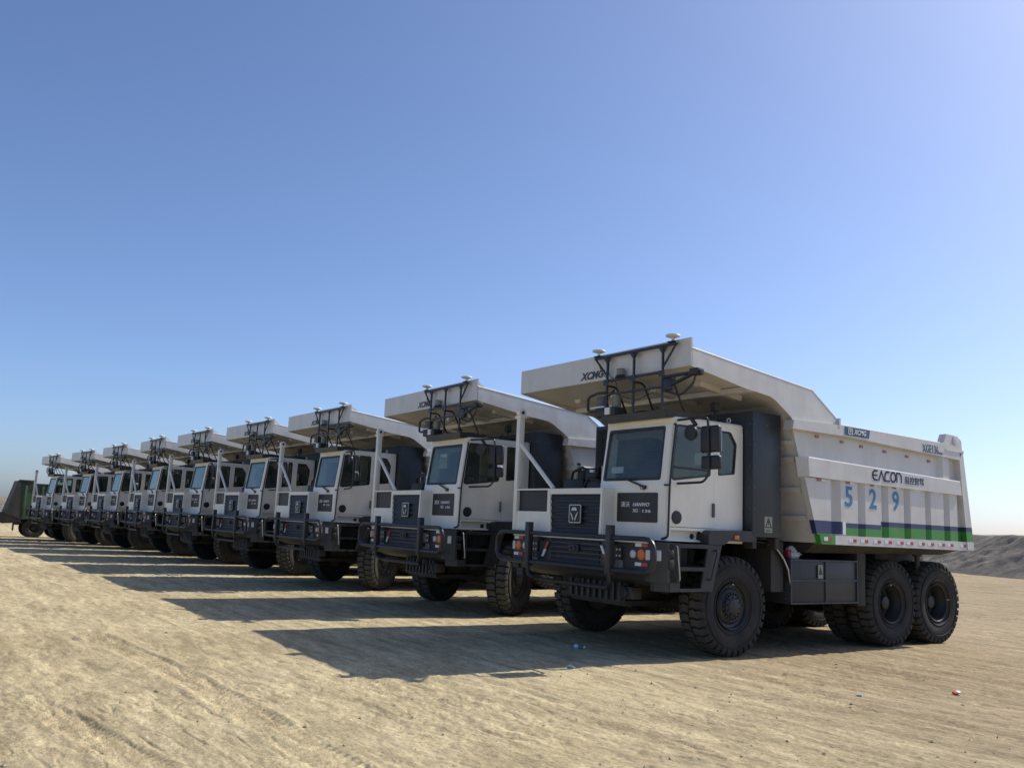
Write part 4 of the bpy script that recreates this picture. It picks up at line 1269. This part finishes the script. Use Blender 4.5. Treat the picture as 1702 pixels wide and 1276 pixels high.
def side_marks(t, bed):
    """writing and reflectors on the driver's side of the nearest truck"""
    pb = plane_left(2.206)
    # stylised word on the mid beam, drawn with strokes
    h0, h1 = 2.855, 3.01
    def up(ch, x):
        w_ = 0.135
        m = (h0 + h1) / 2
        if ch == 'E':
            return [[(x + w_, h1), (x + 0.05, h1), (x + 0.012, h1 - 0.03), (x, m), (x + 0.012, h0 + 0.03), (x + 0.05, h0), (x + w_, h0)], [(x, m), (x + w_ * 0.9, m)]]
        if ch == 'A':
            return [[(x, h0), (x + w_ * 0.55, h1), (x + w_ * 1.1, h0)]]
        if ch == 'C':
            return [[(x + w_, h1), (x + 0.05, h1), (x + 0.012, h1 - 0.03), (x, m), (x, h0), (x + w_, h0)]]
        if ch == 'O':
            return [[(x + 0.04, h0), (x, h0 + 0.04), (x, h1 - 0.04), (x + 0.04, h1), (x + w_ - 0.04, h1), (x + w_, h1 - 0.04), (x + w_, h0 + 0.04), (x + w_ - 0.04, h0), (x + 0.04, h0)]]
        return [[(x, h0), (x, h1), (x + w_ - 0.05, h1), (x + w_, h1 - 0.05), (x + w_, h0)]]
    lines = []
    for k, ch in enumerate('EACON'):
        lines += up(ch, 2.96 + k * 0.177)
    strokes('lettering', 'navy', lines, 0.030, pb, bed)
    text('lettering', '易控智驾', 'navy', (3.90, 4.50, 2.84, 2.975), pb, bed, offset=0.008)
    for body, y in (('5', 2.335), ('2', 3.005), ('9', 3.67)):
        text('fleet_number', body, 'blue', (y - 0.10, y + 0.10, 2.36, 2.70), plane_left(2.171), bed, offset=0.022)
    pr = plane_left(2.201)
    MB().prism([(2.205, 3.545), (2.88, 3.545), (2.91, 3.682), (2.205, 3.686)], -0.003, 0.004, pr).build('badge', 'badge', bed, smooth=0)
    pq = plane_left(2.206)
    strokes('badge_mark', 'lettering', [[(2.30, 3.57), (2.41, 3.57), (2.41, 3.665), (2.30, 3.665), (2.30, 3.57)], [(2.335, 3.64), (2.355, 3.59), (2.378, 3.64), (2.335, 3.64)]], 0.013, pq, bed)
    text('lettering', 'XCMG', 'lettering', (2.45, 2.80, 3.575, 3.66), pq, bed, shear=0.25, offset=0.016)
    text('lettering', 'XGE136', 'badge', (4.50, 5.02, 3.455, 3.605), pr, bed, offset=0.004)
    text('lettering', 'PLUS', 'badge', (5.03, 5.15, 3.455, 3.495), pr, bed, offset=0.010)
    ym = (2.42, 2.74, 3.10, 3.42, 3.77, 4.07, 4.43, 4.72, 5.08, 5.36, 5.80, 6.05)
    for y in ym:
        MB().box(2.174, 2.179, y - 0.10, y + 0.0, 1.785, 1.835).build('reflector', 'white', bed, smooth=0)
        MB().box(2.174, 2.179, y + 0.0, y + 0.10, 1.785, 1.835).build('reflector', 'red', bed, smooth=0)
    for y in (1.62,):
        MB().box(2.174, 2.179, y + 0.04, y + 0.14, 1.79, 1.85).build('reflector', 'white', bed, smooth=0)
        MB().box(2.174, 2.179, y + 0.14, y + 0.24, 1.79, 1.85).build('reflector', 'red', bed, smooth=0)
    for k, y in enumerate((1.62, 2.28, 2.82, 3.50, 4.18, 4.88)):
        z = 3.535 - 0.03 * k
        MB().box(2.085, 2.10, y - 0.05, y + 0.04, z - 0.09, z - 0.045).build('reflector', 'dullred', bed, smooth=0)
    for k, y in enumerate((1.52, 2.28, 2.95, 3.60, 4.27, 4.88)):
        z = 2.735
        MB().box(2.170, 2.176, y - 0.02, y + 0.09, z, z + 0.045).build('reflector', 'dullred' if k < 4 else 'white', bed, smooth=0)
        MB().box(2.170, 2.176, y + 0.09, y + 0.19, z, z + 0.04).build('reflector', 'white', bed, smooth=0)
    MB().box(2.1705, 2.176, 2.155, 2.235, 1.90, 2.10).build('load_sticker', 'lettering', bed, smooth=0)

truck = make_truck()
KIDS = {}
for o in list(bpy.data.objects):
    if o.parent is not None:
        KIDS.setdefault(o.parent.name, []).append(o)

SPOTS = [  # x, y, heading, steering of the driver's side wheel, label
    (0, 0, 0, 0, 'white mining dump truck nearest the camera, fleet number 529 on its bed'),
    (-5.631, -0.078, -0.026, 34, 'second white dump truck from the right, beside the nearest one, front wheels turned'),
    (-11.653, -0.184, 0.007, 34, 'third white dump truck from the right in the parked row'),
    (-16.905, -0.392, 0.029, 22, 'fourth white dump truck from the right in the parked row'),
    (-22.114, -0.732, 0.024, 10, 'fifth white dump truck from the right, middle of the parked row'),
    (-27.457, -1.02, 0.004, 5, 'sixth white dump truck from the right, fourth from the far left end'),
    (-32.908, -1.501, 0.056, 0, 'seventh white dump truck from the right, third from the far left end'),
    (-38.358, -2.025, 0.094, 0, 'eighth white dump truck from the right, second from the far left end'),
    (-43.867, -2.811, 0.087, 28, 'ninth white dump truck, farthest left in the row beside the dark green truck'),
]
trucks = []
for i, (x, y, a, st, lab) in enumerate(SPOTS):
    o = truck if i == 0 else copy_tree(truck)
    o.location = (x, y, float(base_z(np.array([x]))[0]))
    o.rotation_euler = (0, 0, a)
    tag(o, lab, 'dump truck', 'white dump trucks parked in a row')
    trucks.append((o, st))
bpy.context.view_layer.update()
for i, (o, st) in enumerate(trucks):
    for ch in o.children:
        if i and ch.name.startswith('mirror_arm'):      # mirrors folded by different amounts
            a = R((0, 22, -8, 14, -14, 6, 25, -5, 10)[i])
            hx, hy = 1.75, -1.2
            ch.rotation_euler.z = a
            ch.location = (hx - (hx * math.cos(a) - hy * math.sin(a)), hy - (hx * math.sin(a) + hy * math.cos(a)), 0)
        if ch.name.startswith('wheel'):
            ch.rotation_euler.x = R(random.uniform(0, 360))
        if 'steer' in ch.keys():
            e = ch.rotation_euler
            ch.rotation_euler = (e.x, 0, e.z + R(st) * ch['steer'])
            del ch['steer']
bed0 = [c for c in truck.children if c.name.startswith('dump_body')][0]
side_marks(truck, bed0)

# ------------------------------------------------------------------ the dark green truck at the far left
def green_truck():
    M['camo'] = simple('dark green paint', (0.036, 0.076, 0.036), 0.6, var=0.6, scale=0.9, dust=0.14, bump=0.1)
    M['camo2'] = simple('drab paint', (0.034, 0.034, 0.030), 0.7, var=0.5, scale=1.1, dust=0.16, bump=0.1)
    t = empty('dump_truck')
    # local +X is the front of this truck, the tail points to -X
    prof = [(-0.80, 1.12), (4.0, 1.12), (4.15, 3.22), (-0.15, 3.22), (-0.28, 3.40), (-1.10, 3.40), (-1.14, 3.36), (-1.33, 2.50), (-1.62, 1.45)]
    b = MB()
    b.xz(prof, -1.25, -1.20)
    b.xz(prof, 1.20, 1.25)
    b.box(-0.85, 4.0, -1.2, 1.2, 1.10, 1.18)
    b.box(3.98, 4.05, -1.2, 1.2, 1.18, 3.20)
    bd = b.build('dump_body', 'camo', t, smooth=0)
    MB().hexa([(-1.62, -1.25, 1.45), (-1.62, 1.25, 1.45), (-1.12, 1.25, 3.38), (-1.12, -1.25, 3.38), (-1.54, -1.25, 1.45), (-1.54, 1.25, 1.45), (-1.04, 1.25, 3.38), (-1.04, -1.25, 3.38)]).build('tailgate', 'camo2', bd, smooth=0)
    MB().xz([(-1.62, 1.45), (-0.82, 1.14), (-0.82, 1.4), (-1.0, 3.30), (-1.12, 3.38)], -1.30, -1.252).build('corner_plate', 'camo2', bd, smooth=0)
    MB().box(-1.10, -0.28, -1.31, -1.18, 3.30, 3.44, 0.02).build('top_rail', 'camo2', bd)
    MB().box(-0.20, 4.15, -1.30, -1.18, 3.12, 3.26, 0.02).build('top_rail', 'camo2', bd)
    for x0 in (-0.75, 0.15, 1.05, 1.95, 2.85):
        MB().box(x0, x0 + 0.14, -1.31, -1.25, 1.2, 3.12, 0.02).build('rib', 'camo', bd)
    MB().xz([(-2.9, 1.30), (-1.70, 0.82), (-0.70, 0.88), (-0.75, 1.10), (-1.60, 1.46), (-2.9, 1.50)], -1.22, 1.22).build('tail_chute', 'camo2', bd, smooth=0)
    MB().box(-1.0, 6.0, -0.45, 0.45, 0.75, 1.10, 0.03).build('chassis', 'under', t)
    MB().box(-1.12, -1.06, -1.15, -0.70, 0.42, 0.90).build('mud_flap', 'black', t, smooth=0)
    MB().box(4.35, 6.1, -1.25, 1.25, 1.0, 2.95, 0.12, 3).build('cab', 'camo', t)
    for yy in (-1.27, 1.24):
        MB().box(4.7, 5.7, yy, yy + 0.03, 2.0, 2.7).build('cab_window', 'glass', t, smooth=0)
    MB().box(6.05, 6.3, -1.25, 1.25, 0.55, 1.1, 0.05).build('bumper', 'under', t)
    for xx in (0.0, 1.40, 5.2):
        for sy in (-1, 1):
            h = link('wheel', HD, t)
            h.location = (xx, sy * 1.04, 0.60)
            h.scale = (0.80, 0.81, 0.81)
            h.rotation_euler = (0, 0, -math.pi / 2 if sy < 0 else math.pi / 2)
            link('tyre', TY, h)
            link('rim', RD, h)
    t.location = (-50.55, -3.97, float(base_z(np.array([-50.5]))[0]))
    t.rotation_euler = (0, 0, R(90))
    tag(t, 'dark green dump truck at the far left edge behind the last white truck', 'dump truck')

green_truck()

# ------------------------------------------------------------------ litter and small things
def jug():
    """crumpled red and white bag on top of the side box"""
    t = empty('plastic_bag', (1.50, 1.72, 1.472))
    b = MB()
    rr = random.Random(4)
    n, m = 14, 7
    rows = []
    for j in range(m):
        v = j / (m - 1)
        r = 0.15 * (math.sin(min(1, v * 1.25 + 0.25) * math.pi * 0.72) ** 0.7) * (1 - 0.55 * v * v)
        rows.append([b.bm.verts.new(((r + rr.uniform(-0.025, 0.025)) * math.cos(2 * math.pi * k / n), (r * 1.2 + rr.uniform(-0.03, 0.03)) * math.sin(2 * math.pi * k / n), v * 0.19 + (rr.uniform(-0.02, 0.03) if 0 < j else 0))) for k in range(n)])
    for A, B in zip(rows, rows[1:]):
        for k in range(n):
            b.bm.faces.new((A[k], A[(k + 1) % n], B[(k + 1) % n], B[k]))
    b.bm.faces.new(rows[-1])
    b.bm.faces.new(list(reversed(rows[0])))
    b.build('bag', 'lettering', t, smooth=25)
    MB().box(-0.02, 0.10, -0.21, -0.12, 0.005, 0.15, 0.03).build('red_print', 'red', t)
    tag(t, 'crumpled red and white plastic bag on the side box of the nearest truck', 'bag')

jug()

def bottle():
    M['palelabel'] = simple('pale bottle label', (0.50, 0.62, 0.70), 0.4)
    x, y = 0.304, -1.819
    t = empty('water_bottle', (x, y, gz(x, y) + 0.034), R(35))
    b = MB().lathe([(-0.11, 0.012), (-0.108, 0.030), (-0.06, 0.033), (-0.055, 0.030), (0.0, 0.033), (0.05, 0.033), (0.085, 0.016), (0.10, 0.014)], ax='x', n=16)
    b.build('bottle', 'bottle', t)
    MB().lathe([(-0.05, 0.0335), (0.01, 0.0335)], ax='x', n=16).build('paper_label', 'palelabel', t)
    MB().lathe([(0.095, 0.016), (0.118, 0.016)], ax='x', n=12).build('cap', 'lettering', t)
    tag(t, 'clear plastic water bottle with blue label lying in the truck shadow', 'bottle')

bottle()

def packet():
    x, y = 4.962, 0.437
    t = empty('cigarette_packet', (x, y, gz(x, y) + 0.012), R(70))
    t.rotation_euler = (R(14), R(-10), R(70))
    MB().box(-0.045, 0.005, -0.03, 0.03, 0.0, 0.024, 0.002, 1).build('lid', 'red', t)
    MB().box(0.005, 0.05, -0.03, 0.03, 0.0, 0.024, 0.002, 1).build('body', 'lettering', t)
    tag(t, 'small red and white packet lying on the bare dirt at right', 'packet')

packet()
x, y = 4.522, -0.954
tag(MB().tube([(0, 0, 0), (0.06, 0.02, 0.004)], 0.013, 8).build('paper_scrap', 'lettering'), 'tiny white paper roll lying on the dirt left of the red packet', 'litter').location = (x, y, gz(x, y) + 0.012)
x, y = 0.9, -2.9
for (px, py, s, lab) in ((1.70, -3.05, 0.06, 'white scrap of paper at the edge of the nearest truck shadow'),):
    b = MB()
    b.hexa([(-s, -s * 0.6, 0), (s, -s * 0.5, 0.01), (s * 0.8, s * 0.6, 0), (-s * 0.9, s * 0.5, 0.02), (-s, -s * 0.6, 0.004), (s, -s * 0.5, 0.014), (s * 0.8, s * 0.6, 0.004), (-s * 0.9, s * 0.5, 0.024)])
    o = tag(b.build('paper_scrap', 'lettering', smooth=0), lab, 'litter')
    o.location = (px, py, gz(px, py) + 0.01)
def sheet(name, label, x, y, z, sx, sy, tilt):
    b = MB()
    b.box(-sx, sx, -sy, sy, 0, 0.004)
    o = tag(b.build(name, 'lettering', smooth=0), label, 'paper')
    o.location = (x, y, z)
    o.rotation_euler = tilt
sheet('paper_card', 'white paper card stuck inside the windscreen of the nearest truck', 0.60, -1.368, 2.74, 0.14, 0.05, (R(83), 0, 0))
sheet('paper_sheet', 'white paper sheet lying on the dashboard of the nearest truck', 1.10, -1.22, 2.505, 0.16, 0.10, (0, 0, R(15)))

def stones():
    """loose clods and pebbles scattered over the dirt"""
    rr = np.random.default_rng(11)
    n = 2200
    d = 4.5 + 26 * rr.random(n) ** 1.7
    a = math.atan2(-0.818, 0.553) + np.radians(rr.uniform(-46, 50, n))
    X = CAM.x + d * np.sin(a)
    Y = CAM.y + d * np.cos(a)
    keep = ~((X < 2.3) & (Y > -2.2) & (Y < 6.6))
    X, Y = X[keep], Y[keep]
    Z = ground_h(X, Y)
    V, F = [], []
    base = np.array([(1, 0, 0), (-1, 0, 0), (0, 1, 0), (0, -1, 0), (0, 0, 1), (0, 0, -1)], float)
    tri = [(0, 2, 4), (2, 1, 4), (1, 3, 4), (3, 0, 4), (2, 0, 5), (1, 2, 5), (3, 1, 5), (0, 3, 5)]
    for x, y, z in zip(X, Y, Z):
        s = 0.006 + 0.016 * rr.random() ** 4
        if rr.random() < 0.012:
            s *= 1.5
        q = base * s * rr.uniform(0.6, 1.3, (6, 3)) * np.array([1.3, 1.0, 0.7])
        c, sn = math.cos(rr.random() * 6.28), math.sin(rr.random() * 6.28)
        k = len(V)
        for p in q:
            V.append((x + p[0] * c - p[1] * sn, y + p[0] * sn + p[1] * c, z + p[2] + s * 0.25))
        F += [(i + k, j + k, m + k) for i, j, m in tri]
    me = bpy.data.meshes.new('pebbles')
    me.from_pydata(V, [], F)
    me.materials.append(M['stone'])
    o = link('pebbles', me)
    tag(o, 'small clods and pebbles scattered over the bare dirt', 'pebbles', kind='stuff')

stones()
